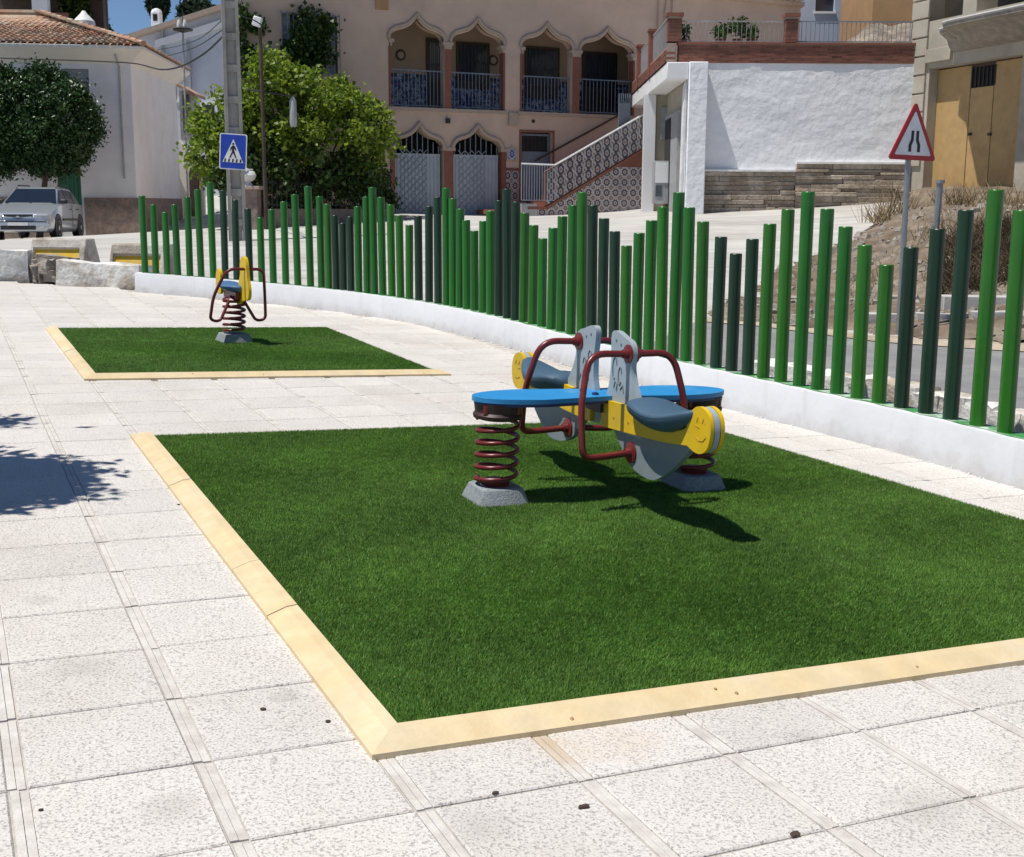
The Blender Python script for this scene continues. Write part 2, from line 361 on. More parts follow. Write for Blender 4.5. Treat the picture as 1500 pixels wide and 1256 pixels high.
M['bluegrey'] = mat('shadow_white_render', (.60, .63, .68), .9, .07, 1, .3, 8, col2=(.48, .50, .54))
M['shutter'] = mat('grey_shutter', (.30, .31, .33), .6)
M['greendoor'] = mat('green_door', (.03, .16, .09), .5, .1, 4)
M['poleconc'] = mat('pole_concrete', (.33, .315, .29), .9, .15, 4, .3, 40, col2=(.24, .23, .21), c2=(.5, .7))
M['galv'] = mat('galvanised_steel', (.30, .31, .32), .45, .1, 8, metal=.6)
M['signwhite'] = mat('sign_white', (.78, .78, .78), .4)
M['signblue'] = mat('sign_blue', (.012, .055, .42), .4)
M['signred'] = mat('sign_red', (.42, .012, .018), .4)
M['signback'] = mat('sign_black', (.01, .01, .01), .5)
M['car'] = mat('silver_car_paint', (.50, .55, .60), .28, .03, 2, metal=.55, coat=.6)
M['glass'] = mat('car_glass', (.012, .018, .03), .08, .05, 2, spec=.5)
M['pane'] = mat('window_pane', (.05, .06, .08), .1, .05, 2, spec=.7)
M['rubber'] = mat('tyre_rubber', (.018, .018, .018), .8)
M['alloy'] = mat('alloy_rim', (.45, .46, .47), .35, .05, 4, metal=.7)
M['lamp'] = mat('headlamp_lens', (.50, .53, .56), .12, .05, 4, spec=.8)
M['barrier'] = mat('barrier_concrete', (.50, .465, .42), .95, .18, 6, .6, 26, col2=(.31, .27, .22), c2=(.48, .62), dist=.02)
M['ypaint'] = mat('yellow_road_paint', (.66, .42, .01), .7, .1, 8, col2=(.55, .40, .10))
M['bark'] = mat('bark', (.11, .085, .065), .95, .3, 12, .8, 40)
M['leafdark'] = leaf_material('dark_glossy_leaf', (.010, .034, .008), (.055, .115, .030), .10, .38)
M['leaflime'] = leaf_material('light_vine_leaf', (.070, .13, .010), (.30, .40, .045), .42, .5)
M['leafmid'] = leaf_material('garden_leaf', (.014, .038, .008), (.085, .15, .028), .3, .5)
M['cypress'] = leaf_material('cypress_leaf', (.006, .016, .008), (.02, .045, .018), .1, .7)
M['dry'] = leaf_material('dry_stalk', (.16, .115, .06), (.42, .33, .19), .2, .8)
M['drydark'] = leaf_material('dry_brush', (.045, .033, .022), (.19, .14, .085), .15, .9)
M['cable'] = mat('cable', (.03, .03, .03), .7)
M['pipe'] = mat('white_pipe', (.74, .74, .72), .5)
M['metergrey'] = mat('grey_cabinet', (.36, .37, .38), .5)
M['ochrewall'] = mat('ochre_wall', (.42, .25, .12), .9, .1, 2)
M['stonebank'] = mat('stone_bank', (.20, .16, .125), .95, .35, 5, .9, 14, col2=(.32, .27, .21), dist=.06)
M['paleblue'] = mat('pale_blue_render', (.48, .56, .68), .9, .05, 2)
M['urn'] = mat('white_urn', (.70, .70, .68), .7)

_st = [(pl(*onpl(830, 1100)), .10), (pl(*onpl(905, 1085)), .13), (pl(*onpl(800, 1082)), .07)]
stain(M['tile'], _st, (.58, .46, .32), .30); stain(M['strip'], _st, (.52, .39, .25), .6)
_sd = [(pl(*onpl(x, y)), r) for x, y, r in ((420, 1020, .05), (700, 1210, .09), (1350, 1180, .12), (120, 980, .10), (60, 880, .07), (1180, 1080, .06), (250, 1180, .08))]
stain(M['tile'], _sd, (.36, .33, .30), .35)
base_dirt(M['plaster'], (.40, .36, .31)); base_dirt(M['oldplaster'], (.33, .28, .22), .14, .7)
for k_, c_ in (('yellow', (.50, .36, .03)), ('grey', (.22, .25, .26)), ('blue', (.05, .27, .50)), ('red', (.20, .05, .035))):
    pass

# faint drag marks on the street concrete, running with the traffic
N, L, b = nodes(M['street']); g = N.new('ShaderNodeNewGeometry'); src = b.inputs['Base Color'].links[0].from_socket
mp = N.new('ShaderNodeMapping'); mp.inputs['Rotation'].default_value = (0, 0, math.radians(-28)); mp.inputs['Scale'].default_value = (.25, 3.2, 1); L.new(g.outputs['Position'], mp.inputs[0])
n = N.new('ShaderNodeTexNoise'); n.inputs['Scale'].default_value = 1.2; n.inputs['Detail'].default_value = 7; n.inputs['Distortion'].default_value = .6; L.new(mp.outputs[0], n.inputs['Vector'])
r = N.new('ShaderNodeMapRange'); r.inputs[1].default_value = .35; r.inputs[2].default_value = .65; r.inputs[3].default_value = .82; r.inputs[4].default_value = 1.08; L.new(n.outputs['Fac'], r.inputs[0])
v = N.new('ShaderNodeVectorMath'); v.operation = 'SCALE'; L.new(src, v.inputs[0]); L.new(r.outputs[0], v.inputs['Scale']); L.new(v.outputs[0], b.inputs['Base Color'])

# ------------------------------------------------------------------ the fence line (posts traced on the wall's top)
POSTS = [(213,400,287,0),(228.6,401,300,0),(245.4,402,311,0),(261.4,403,300,0),(278,404,289,0),(295,405.6,278,0),(312.4,408,267,0),(330,409,279,2),(347,411,293,2),(366,413,306,2),
 (383.4,414,319,0),(401,415,307,0),(419,415.6,295.6,0),(436,417,285,0),(455.5,419.6,273,0),(471.5,420.4,288,0),(481.7,422.6,299,1),(492.6,424.3,315.7,2),(503.4,425,327,2),(515,427,317.5,2),
 (526,429,302.6,0),(537.6,430.5,288.5,0),(549,431.3,274.5,0),(561,433,289,0),(574.2,435,300,1),(586.8,435.7,315.7,1),(599.8,437.5,329.7,1),(614,439,316.6,2),(629,441.8,302.6,2),(642.4,443.6,289,2),
 (654.2,445.3,275.6,0),(664.3,448,291,0),(674.2,451.5,306.2,0),(684.4,454,322.6,0),(695.4,456.2,338.3,0),(707.3,459,324,0),(718.7,462,309,0),(730.5,464,294,2),(743,467,277,2),(755,470,296,2),
 (766.7,472.5,312,1),(779.7,476.7,330,1),(793.6,479.8,349.4,0),(807.3,483,334,0),(821.5,487,317,0),(836,490,300.7,0),(851.6,491.8,282,1),(866.7,497.6,301,2),(881.5,500.5,320,2),(898.5,503,339,2),
 (914.6,507,360,1),(931.8,512,341.5,0),(950,516.8,323,0),(967.6,520.5,303,1),(985.7,524,282,0),(1005,529,304,0),(1025.7,533,324.7,1),(1048,537.8,347,2),(1071.3,542.7,371.6,2),(1094.6,548.5,350.3,2),
 (1117.7,554,328,1),(1143,561,306.8,1),(1170.6,566.5,281,0),(1197.3,571.5,306,0),(1225.8,578,332,0),(1255.9,584.6,359,1),(1287.6,591.5,388,1),(1320.8,598.8,362.5,2),(1355.5,607,335.4,2),(1392,615,307.7,2),
 (1431.9,622.9,278,1),(1472.6,631.8,307.7,1)]
HW = .25
post_uv = np.array([onpl(x, y, HW) for x, y, _, _ in POSTS])
# smooth the traced line along the fence so the posts stand on one clean curve
sm = post_uv.copy(); k = np.array([1, 2, 3, 4, 3, 2, 1.]); k /= k.sum()
tt = np.arange(len(sm)); cf = [np.polyfit(post_uv[:, 1], post_uv[:, 0], 5)]
curve_u = np.poly1d(cf[0])
for i in range(len(sm)):                                             # the point of the curve that lies in each post's sight line
    vv = np.linspace(post_uv[i, 1] - 1.2, post_uv[i, 1] + 1.2, 241)
    j = int(np.argmin([abs(proj(pl(curve_u(v), v, HW))[0] - POSTS[i][0]) for v in vv])); sm[i] = (curve_u(vv[j]), vv[j])
post_uv = sm
d_end = (post_uv[-1] - post_uv[-4]) / 3
extra = [post_uv[-1] + d_end * (i + 1) for i in range(16)]
line = np.vstack([post_uv[0] + (post_uv[0] - post_uv[2]) * .28, post_uv, extra])
tan = np.gradient(line, axis=0); tan /= np.linalg.norm(tan, axis=1)[:, None]
for _ in range(3): tan[1:-1] = (tan[:-2] + tan[1:-1] + tan[2:]) / 3
nin = np.stack([tan[:, 1], -tan[:, 0]], 1)
nin *= np.where((nin @ np.array([-1, -.4])) > 0, 1, -1)[:, None]       # towards the plaza
front = line + nin * .085; back = line - nin * .12
fence_front_u = lambda v: np.interp(v, front[::-1, 1], front[::-1, 0])

# ------------------------------------------------------------------ terrain beyond the fence
def plaza_z(x, y): return PT[2] - ((x - PT[0]) * PN[0] + (y - PT[1]) * PN[1]) / PN[2]
ctrl = [at(*a) for a in [(0,352,33),(125,346,36.5),(200,341,40),(285,343,42.5),(585,313,34.8),(735,317,36.8),(400,330,33),(795,315,37),(948,309,36.5),(1020,312,30),(1130,307,30),(1310,295,30),
   (1088,438,17.5),(1135,405,19),(1258,356,23),(1300,331,26),(1110,477,14.6),(1290,502,13.6),(1500,516,12.8),(400,380,22),(600,362,24),(800,352,25),(900,405,19),(700,415,19),
   (0,300,60),(750,240,62),(1500,120,60),(-500,330,60),(-500,400,30),(2200,120,40),(2200,500,12),(1500,250,33),(1700,500,12.5)]]
for i in range(0, len(back), 4):
    p = pl(*(back[i] - nin[i] * .3)); p[2] -= .13; ctrl.append(p)
for u, v in [(1.2, 15.3), (-1, 17), (-4, 19.2), (-9, 22)]: p = pl(u, v); p[2] -= .02; ctrl.append(p)
ctrl = np.array(ctrl)
dd = np.linalg.norm(ctrl[:, None, :2] - ctrl[None, :, :2], axis=2); n = len(ctrl)
A = np.block([[dd + np.eye(n) * .02 * -1, np.ones((n, 1)), ctrl[:, :2]], [np.ones((1, n)), np.zeros((1, 3))], [ctrl[:, :2].T, np.zeros((2, 3))]])
wts = np.linalg.solve(A, np.concatenate([ctrl[:, 2], [0, 0, 0]]))
def gz(x, y):
    x = np.asarray(x, float); y = np.asarray(y, float)
    d = np.sqrt((x[..., None] - ctrl[:, 0]) ** 2 + (y[..., None] - ctrl[:, 1]) ** 2)
    return d @ wts[:n] + wts[n] + wts[n + 1] * x + wts[n + 2] * y
PLAZA_POLY = [tuple(p) for p in (line[::-1])]                      # near end -> far end along the fence
RUIN = [(1.86, 14.28), (.2, 15.62), (-2.2, 17.4), (-6, 20.2), (-14, 25.5)]
PLAZA_POLY = PLAZA_POLY + RUIN + [(-14, -7)]
def inside(poly, u, v):
    u = np.asarray(u, float); v = np.asarray(v, float); r = np.zeros(np.broadcast(u, v).shape, bool); m = len(poly)
    for i in range(m):
        (x1, y1), (x2, y2) = poly[i], poly[(i + 1) % m]
        if y1 == y2: continue
        c = (y1 > v) != (y2 > v); r ^= c & (u < (x2 - x1) * (v - y1) / (y2 - y1) + x1)
    return r
def sheet(name, gx, gy, zf, m, keep=None, kind='structure', parent=None):
    X, Y = np.meshgrid(gx, gy); Z = zf(X, Y); nx, ny = len(gx), len(gy)
    V = np.stack([X, Y, Z], -1).reshape(-1, 3); idx = np.arange(nx * ny).reshape(ny, nx)
    Q = np.stack([idx[:-1, :-1], idx[:-1, 1:], idx[1:, 1:], idx[1:, :-1]], -1).reshape(-1, 4)
    if keep is not None: Q = Q[keep(V[Q].mean(1)[:, 0], V[Q].mean(1)[:, 1])]
    o = np_mesh(name, V, Q, m, parent); o.data.polygons.foreach_set('use_smooth', [True] * len(o.data.polygons))
    if kind: o['kind'] = kind
    return o
def street_z(X, Y):
    Z = gz(X, Y)
    u = (X - PT[0]) * PU[0] + (Y - PT[1]) * PU[1]; v = (X - PT[0]) * PV[0] + (Y - PT[1]) * PV[1]
    return np.where(inside(PLAZA_POLY, u, v), np.minimum(Z, plaza_z(X, Y) - .35), Z)
gx = np.concatenate([np.linspace(-420, -40, 20), np.linspace(-38, 38, 190), np.linspace(42, 420, 20)])
gy = np.concatenate([np.linspace(-60, 0, 8), np.linspace(1, 62, 190), np.linspace(66, 700, 24)])
def far_z(X, Y):
    Z = street_z(X, Y); s = np.clip((np.hypot(X, Y - 20) - 45) / 60, 0, 1)
    return Z * (1 - s) + s * np.minimum(Z, 4.0)
street = sheet('street_ground', gx, gy, far_z, M['street'])
# asphalt road in front of the bank: toe of the bank on one side, the fence on the other
def polyline_dist(pts):
    return np.array(pts, float)
toe_px = [(1020,473,14.9),(1110,478,14.5),(1200,491,14.0),(1290,503,13.55),(1400,510,13.1),(1500,517,12.7),(1750,535,11.6),(2300,575,9.5)]
toe = np.array([at(*p)[:2] for p in toe_px])
near = np.array([pl(*(back[i] - nin[i] * .06))[:2] for i in range(len(back) - 1, 44, -1)])
# ribbon between the two lines
def resample(P, n):
    s = np.r_[0, np.cumsum(np.linalg.norm(np.diff(P, axis=0), axis=1))]; t = np.linspace(0, s[-1], n)
    return np.stack([np.interp(t, s, P[:, 0]), np.interp(t, s, P[:, 1])], 1)
def ribbon(name, A_, B_, na, nb, lift, m, kind='structure', zf=None, parent=None):
    A_, B_ = resample(np.array(A_), na), resample(np.array(B_), na); t = np.linspace(0, 1, nb)[:, None, None]
    G = A_[None] * (1 - t) + B_[None] * t; Z = (zf or gz)(G[..., 0], G[..., 1]) + (lift(t[..., 0] + 0 * G[..., 0], G) if callable(lift) else lift)
    V = np.concatenate([G, Z[..., None]], -1).reshape(-1, 3); idx = np.arange(na * nb).reshape(nb, na)
    Q = np.stack([idx[:-1, :-1], idx[:-1, 1:], idx[1:, 1:], idx[1:, :-1]], -1).reshape(-1, 4)
    a, b_, c_ = V[Q[0, 0]], V[Q[0, 1]], V[Q[0, 2]]
    if np.cross(b_ - a, c_ - a)[2] < 0: Q = Q[:, ::-1]
    o = np_mesh(name, V, Q, m, parent); o.data.polygons.foreach_set('use_smooth', [True] * len(Q))
    if kind: o['kind'] = kind
    return o
ribbon('road', near[::-1], toe, 60, 24, .012, M['asphalt'])
rng = np.random.default_rng(4)
sand_b = toe + np.array([[.1, .55]]) * np.linspace(.5, 1.3, len(toe))[:, None]
ribbon('sandy_verge', toe - np.array([[0, .06]]), sand_b, 80, 8, lambda t, G: .022 + .02 * np.sin(G[..., 0] * 5) * np.sin(G[..., 1] * 7) * t, M['sand'])

# ------------------------------------------------------------------ plaza paving
plaza_mb = MB(); plaza_mb.prism(PLZ, PLAZA_POLY, -.30, -.007)
plaza = plaza_mb.build('plaza', M['grout']); plaza['kind'] = 'structure'
WM[plaza] = Matrix.Identity(4)
CW, CR = .41505, .4
TURFH = .04
def quad_n(pts, h): return [onpl(x, y, h) for x, y in pts]
t1 = quad_n([(582, 1060), (222, 634)], TURFH); e = onpl(1500, 935, TURFH); r1 = onpl(1045, 625, TURFH); r2 = onpl(1500, 757, TURFH)
su = (e - t1[0]) / (e[0] - t1[0][0]); sr = (r2 - r1) / (r2[1] - r1[1]); f2 = onpl(690, 619.5, TURFH); sf = (f2 - t1[1]) / (f2[0] - t1[1][0])
def meet(p, d, q, g):
    k = np.linalg.solve(np.array([d, -g]).T, q - p); return p + d * k[0]
TURF1 = [t1[0], meet(t1[0], su, r1, sr), meet(t1[1], sf, r1, sr), t1[1]]
TURF2 = quad_n([(140, 547), (640, 541), (478, 477), (82, 478)], TURFH)
def offset_quad(Q, d):
    Q = [np.array(q) for q in Q]; out = []
    for i in range(4):
        a, b, c = Q[i - 1], Q[i], Q[(i + 1) % 4]
        d1 = (b - a) / np.linalg.norm(b - a); d2 = (c - b) / np.linalg.norm(c - b)
        n1 = np.array([d1[1], -d1[0]]); n2 = np.array([d2[1], -d2[0]])
        out.append(meet(a + n1 * d, d1, b + n2 * d, d2))
    return out
tm = MB()
hx, hy, ch = (CW - .046) / 2, (CR - .008) / 2, .004
tm.add([(-hx, -hy, -.02), (hx, -hy, -.02), (hx, hy, -.02), (-hx, hy, -.02), (-hx, -hy, -ch), (hx, -hy, -ch), (hx, hy, -ch), (-hx, hy, -ch),
        (-hx + ch, -hy + ch, 0), (hx - ch, -hy + ch, 0), (hx - ch, hy - ch, 0), (-hx + ch, hy - ch, 0)],
       [(0, 1, 5, 4), (1, 2, 6, 5), (2, 3, 7, 6), (3, 0, 4, 7), (4, 5, 9, 8), (5, 6, 10, 9), (6, 7, 11, 10), (7, 4, 8, 11), (8, 9, 10, 11)])
tile_me = None; rest = MB(); R = random.Random(3); cells = []
T1o, T2o = offset_quad(TURF1, .04), offset_quad(TURF2, .04)
for c in range(-34, 34):
    for r in range(-16, 62):
        u, v = (c + .5) * CW, (r + .5) * CR
        if not inside(PLAZA_POLY, u, v) or u + CW * .5 > fence_front_u(v) + .25: continue
        if all(inside(T1o, u + a, v + b) for a in (-.2, .2) for b in (-.2, .2)) or all(inside(T2o, u + a, v + b) for a in (-.2, .2) for b in (-.2, .2)): continue
        p = pl(u, v); d = (W.T @ (p - CAM))[2]; q = proj(p) if d > .3 else (9e9, 0)
        cells.append((d if d > .3 and -120 < q[0] < 1620 and q[1] < 1420 else 1e6, u, v, r))
cells.sort()
for i, (d, u, v, r) in enumerate(cells):
    dz, tx, ty = R.uniform(-.0016, .0006), R.uniform(-.004, .004), R.uniform(-.004, .004)
    if i < 296 and d < 1e5:
        if tile_me is None:
            o = tm.build('tile', M['tile'], plaza, local=True); tile_me = o.data
        else: o = link(bpy.data.objects.new('tile', tile_me), plaza)
        o.matrix_local = PLZ @ Matrix.Translation((u, v, dz)) @ Matrix.Rotation(tx, 4, 'X') @ Matrix.Rotation(ty, 4, 'Y')
    else:
        Mx = PLZ @ Matrix.Translation((u, v, dz)) @ Matrix.Rotation(tx, 4, 'X') @ Matrix.Rotation(ty, 4, 'Y')
        rest.add([Mx @ Vector(p) for p in tm.v], tm.f)
o = rest.build('far_tile', M['tile'], plaza); o['kind'] = 'stuff'
# the ribbed joint strips between the columns of tiles
st = MB()
for c in range(-34, 34):
    for r in range(-16, 62):
        u, v = c * CW, (r + .5) * CR
        if not inside(PLAZA_POLY, u, v) or u > fence_front_u(v) + .1: continue
        if inside(T1o, u, v) and inside(TURF1, u, v) or inside(TURF2, u, v): continue
        z = R.uniform(-.0035, -.0015); j = R.uniform(-.003, .003)
        for w0, w1 in ((-.0195, -.0008), (.0008, .0195)):
            st.fbox(PLZ, u + w0 + j, u + w1 + j, v - .2 + R.uniform(0, .012), v + .2 - R.uniform(0, .012), -.02, z + R.uniform(-.001, .001))
o = st.build('joint_strip', M['strip'], plaza); o['kind'] = 'stuff'

# ------------------------------------------------------------------ artificial turf with bevelled timber edging
def turf(Q, dens, label, seed):
    rg = np.random.default_rng(seed); Qa = np.array(Q)
    area = .5 * abs(sum(Qa[i][0] * Qa[(i + 1) % 4][1] - Qa[(i + 1) % 4][0] * Qa[i][1] for i in range(4))); nb = int(area * dens)
    s, t = rg.random(nb), rg.random(nb)
    uv = (Qa[0] * ((1 - s) * (1 - t))[:, None] + Qa[1] * (s * (1 - t))[:, None] + Qa[2] * (s * t)[:, None] + Qa[3] * ((1 - s) * t)[:, None])
    a = rg.random(nb) * 6.283; w = rg.uniform(.0012, .0026, nb) * (1 if dens > 2e4 else 2.0); h = rg.uniform(.008, .017, nb)
    swirl = .6 * np.sin(uv[:, 0] * 2.1 + 1.3 * np.sin(uv[:, 1] * 1.7)) + .5 * np.sin(uv[:, 1] * 2.9 + uv[:, 0])
    lean = rg.uniform(0, .013, nb); la = swirl * 1.6 + rg.normal(0, 1.1, nb)
    b0 = uv + np.stack([np.cos(a), np.sin(a)], 1) * w[:, None]; b1 = uv - np.stack([np.cos(a), np.sin(a)], 1) * w[:, None]
    tp = uv + np.stack([np.cos(la), np.sin(la)], 1) * lean[:, None]
    z0 = np.full(nb, .018)
    def w3(x, z): return PT + x[:, :1] * PU + x[:, 1:] * PV + z[:, None] * PN
    V = np.stack([w3(b0, z0), w3(b1, z0), w3(tp, z0 + h)], 1).reshape(-1, 3)
    bx = MB(); bx.prism(PLZ, [tuple(q) for q in Q], .0, .020)
    Fc = np.arange(nb * 3).reshape(-1, 3)
    o = np_mesh('turf', V, Fc, M['blade']); o['kind'] = 'stuff'; o['label'] = label; o['category'] = 'turf'
    bx.build('turf_backing', M['turfbase'], o)
    return o
turf(TURF1, 75000, 'large green artificial turf square under the blue and yellow seesaw', 1)
turf(TURF2, 30000, 'smaller green artificial turf square further off under the single spring rider', 2)
def edging(Q, wd, label, joints, ends):
    root = thing('timber_border', pl(*Q[0]), label, 'border', 'timber borders of the turf squares')
    O = offset_quad(Q, wd); I = offset_quad(Q, .0); Md = offset_quad(Q, wd * .36); rg = random.Random(8)
    # sections across the board: ramp from the ground up to a flat top beside the turf
    sec = [(0., -.016), (0., .014), (.64, .038), (1., .042), (1., -.016)]
    for side in (0, 3):
        a0, a1, b0, b1 = np.array(O[side]), np.array(O[(side + 1) % 4]), np.array(I[side]), np.array(I[(side + 1) % 4])
        cuts = [0.] + joints.get(side, []) + [1.]
        for k in range(len(cuts) - 1):
            mb = MB(); g = .0025 / np.linalg.norm(a1 - a0); h = rg.uniform(-.0012, .0012); prof = []
            for f in (cuts[k] + (g if k else 0), cuts[k + 1] - (g if k < len(cuts) - 2 else 0)):
                pa, pb = a0 + (a1 - a0) * f, b0 + (b1 - b0) * f
                # the cuts run square to the board, only the corners are mitred
                if 0 < cuts[k if f <= cuts[k] + g * 2 else k + 1] < 1:
                    dr = (b1 - b0) / np.linalg.norm(b1 - b0); pb = pa + (pb - pa) - dr * ((pb - pa) @ dr)
                prof.append([pl(*(pa + (pb - pa) * s), z + (h if z > 0 else 0)) for s, z in sec])
            m_ = len(sec)
            mb.add(prof[0] + prof[1], [(i, (i + 1) % m_, m_ + (i + 1) % m_, m_ + i) for i in range(m_)] + [tuple(range(m_))[::-1], tuple(range(m_, 2 * m_))])
            mb.build('board', M['timber'], root)
            if side == 0:                                            # knots on the long front boards
                for _ in range(6 if wd > .09 else 3):
                    f = rg.uniform(.04, .96); s = rg.uniform(.15, .55)
                    p = a0 + (a1 - a0) * f; q = b0 + (b1 - b0) * f; x = p + (q - p) * s
                    zz = .014 + .024 * s / .64; kb = MB()
                    kb.lathe(frame(pl(*x, zz - .0035), PU, PV, PN), [(rg.uniform(.004, .009), 0), (rg.uniform(.003, .006), .0055)], 7); kb.build('knot', M['knot'], root)
    return root
edging(TURF1, .098, 'long pale yellow timber border around the large turf square', {3: [.30, .62, .745]}, None)
edging(TURF2, .085, 'pale yellow timber border around the smaller far turf square', {3: [.55]}, None)

# ------------------------------------------------------------------ fence of green posts on a white kerb wall
fence = thing('post_fence', pl(*line[len(line) // 2]), 'curving fence of green round posts of wavy height on a low white wall', 'fence')
wm_ = MB(); ns = len(line); rows = []; rg = random.Random(6)
sect = [(1, -.12, 0), (1, 0, .006), (1, .06, .002), (1, .235, 0), (.93, HW, 0), (-.85, HW, 0), (-1, .235, 0), (-1, -.25, 0)]
fine = np.linspace(0, ns - 1, ns * 3)
def lerp_rows(Aa, x): return np.stack([np.interp(x, np.arange(ns), Aa[:, 0]), np.interp(x, np.arange(ns), Aa[:, 1])], 1)
fl, ff, fb = lerp_rows(line, fine), lerp_rows(front, fine), lerp_rows(back, fine)
for i in range(len(fine)):
    ring = []
    for s, z, jit in sect:
        p = fl[i] + (ff[i] - fl[i]) * s if s > 0 else fl[i] + (fb[i] - fl[i]) * -s
        d = (ff[i] - fl[i]) / np.linalg.norm(ff[i] - fl[i]); p = p + d * rg.uniform(-jit, jit)
        ring.append(pl(*p, z + (rg.uniform(-.004, .004) if z == .06 else 0)))
    rows.append(ring)
k = len(sect); vs = [p for r in rows for p in r]; fs = [(i * k + j, i * k + (j + 1) % k, (i + 1) * k + (j + 1) % k, (i + 1) * k + j) for i in range(len(rows) - 1) for j in range(k)]
fs += [tuple(range(k)), tuple((len(rows) - 1) * k + j for j in range(k))[::-1]]
o = wm_.add(vs, fs).build('wall', M['plaster'], fence, smooth=True, angle=30)
sp = MB()                                                            # paint that ran onto the top of the wall round the posts
for i in range(3, len(fine) - 1):
    d0 = (ff[i] - fl[i]) / np.linalg.norm(ff[i] - fl[i]); d1 = (ff[i + 1] - fl[i + 1]) / np.linalg.norm(ff[i + 1] - fl[i + 1])
    w0 = .055 + .012 * math.sin(i * 1.3); w1 = .055 + .012 * math.sin((i + 1) * 1.3)
    sp.quad(pl(*(fl[i] + d0 * w0), HW + .003), pl(*(fl[i] - d0 * .07), HW + .003), pl(*(fl[i + 1] - d1 * .07), HW + .003), pl(*(fl[i + 1] + d1 * w1), HW + .003))
sp.build('paint_spill', M['greenpaint'], fence)
ch = MB()                                                            # crumbs of mortar along the foot of the wall
for i in range(240):
    t = rg.uniform(2, ns - 8); j = int(t); f = t - j; p = front[j] * (1 - f) + front[j + 1] * f + nin[j] * rg.uniform(-.002, .03) * rg.random()
    s = rg.uniform(.006, .02); ch.box(pl(*p, .002), (s * rg.uniform(1, 3), s, s * rg.uniform(.5, .9)), Matrix.Rotation(rg.uniform(0, 3), 3, 'Z'), .5)
o = ch.build('mortar_crumbs', M['plaster'], fence); o['kind'] = 'stuff'
pmb = {}
def post_mesh(m):
    if m not in pmb:
        b = MB(); b.lathe(Matrix.Identity(4), [(1, 0), (1, .994), (.93, 1)], 14); o = b.build('post', M[m], None, smooth=True, angle=50)
        pmb[m] = o.data; bpy.data.objects.remove(o)
    return pmb[m]
heights = []
for i, (x, y, yt, kd) in enumerate(POSTS):
    base = pl(*post_uv[i], HW - .004); top = plane(x, yt, base, np.array([0, 1., 0])); heights.append(top[2] - base[2])
pr = .043
for i in range(len(POSTS) + 8):
    if i < len(POSTS): base, h, kd = pl(*post_uv[i], HW - .004), heights[i], POSTS[i][3]
    else: base, h, kd = pl(*extra[i - len(POSTS)], HW - .004), 1.5 - .13 * abs((i % 8) - 4), (1 if i % 8 < 5 else 2)
    o = link(bpy.data.objects.new('post', post_mesh(['greenA', 'greenB', 'greenD'][kd])), fence)
    o.matrix_local = WM[fence].inverted() @ Matrix.Translation(Vector([float(c) for c in base])) @ Matrix.Rotation(rg.uniform(-.010, .010), 4, 'X') @ Matrix.Rotation(rg.uniform(-.010, .010), 4, 'Y') @ Matrix.Diagonal((pr, pr, h, 1))
    if kd == 2: o['label'] = 'dark green post'
    rv = MB()

# ------------------------------------------------------------------ spring seesaw
def arc_path(pts, r, n=6):
    """polyline with its corners rounded"""
    P = [Vector([float(c) for c in p]) for p in pts]; out = [P[0]]
    for i in range(1, len(P) - 1):
        a, b, c = P[i - 1], P[i], P[i + 1]; d1 = (a - b); d2 = (c - b); rr = min(r, d1.length * .48, d2.length * .48)
        p, q = b + d1.normalized() * rr, b + d2.normalized() * rr
        for k in range(n + 1):
            t = k / n; out.append(p * (1 - t) ** 2 + b * 2 * t * (1 - t) + q * t * t)
    return out + [P[-1]]
def smooth_poly(pts, n=4):
    """Catmull-Rom closed outline; points given as (x, y, 'c') stay sharp"""
    out = []; m = len(pts)
    for i in range(m):
        p0, p1, p2, p3 = [np.array(pts[(i + k - 1) % m][:2], float) for k in range(4)]
        if len(pts[i]) > 2: p0 = p1
        if len(pts[(i + 1) % m]) > 2: p3 = p2
        for k in range(n):
            t = k / n; out.append(tuple(.5 * (2 * p1 + (p2 - p0) * t + (2 * p0 - 5 * p1 + 4 * p2 - p3) * t * t + (3 * p1 - p0 - 3 * p2 + p3) * t ** 3)))
    return out
def spring_mb(cx, cy, z0, z1, r, turns, wire):
    n = int(turns * 20); pts = []
    for i in range(n + 1):
        t = i / n; a = t * turns * 2 * math.pi + 2.2
        e = min(1, t * turns / .8, (1 - t) * turns / .8); z = z0 + (z1 - z0) * (.06 + .88 * t) + (z1 - z0) * .0 * e
        pts.append((cx + r * math.cos(a), cy + r * math.sin(a), z))
    return MB().tube(pts, wire, 8)
SS = PLZ @ Matrix.Translation((2.245, 2.535, .04))
seesaw = thing('spring_seesaw', SS, 'blue plank seesaw on two red springs with yellow and grey seats back to back', 'seesaw')
def L(M_, pts): return [M_ @ Vector(p) for p in pts]
def build_local(mb, root, *a, **k):
    mb.v = [tuple(WM[root] @ Vector(p)) for p in mb.v]; return mb.build(*a, **k)
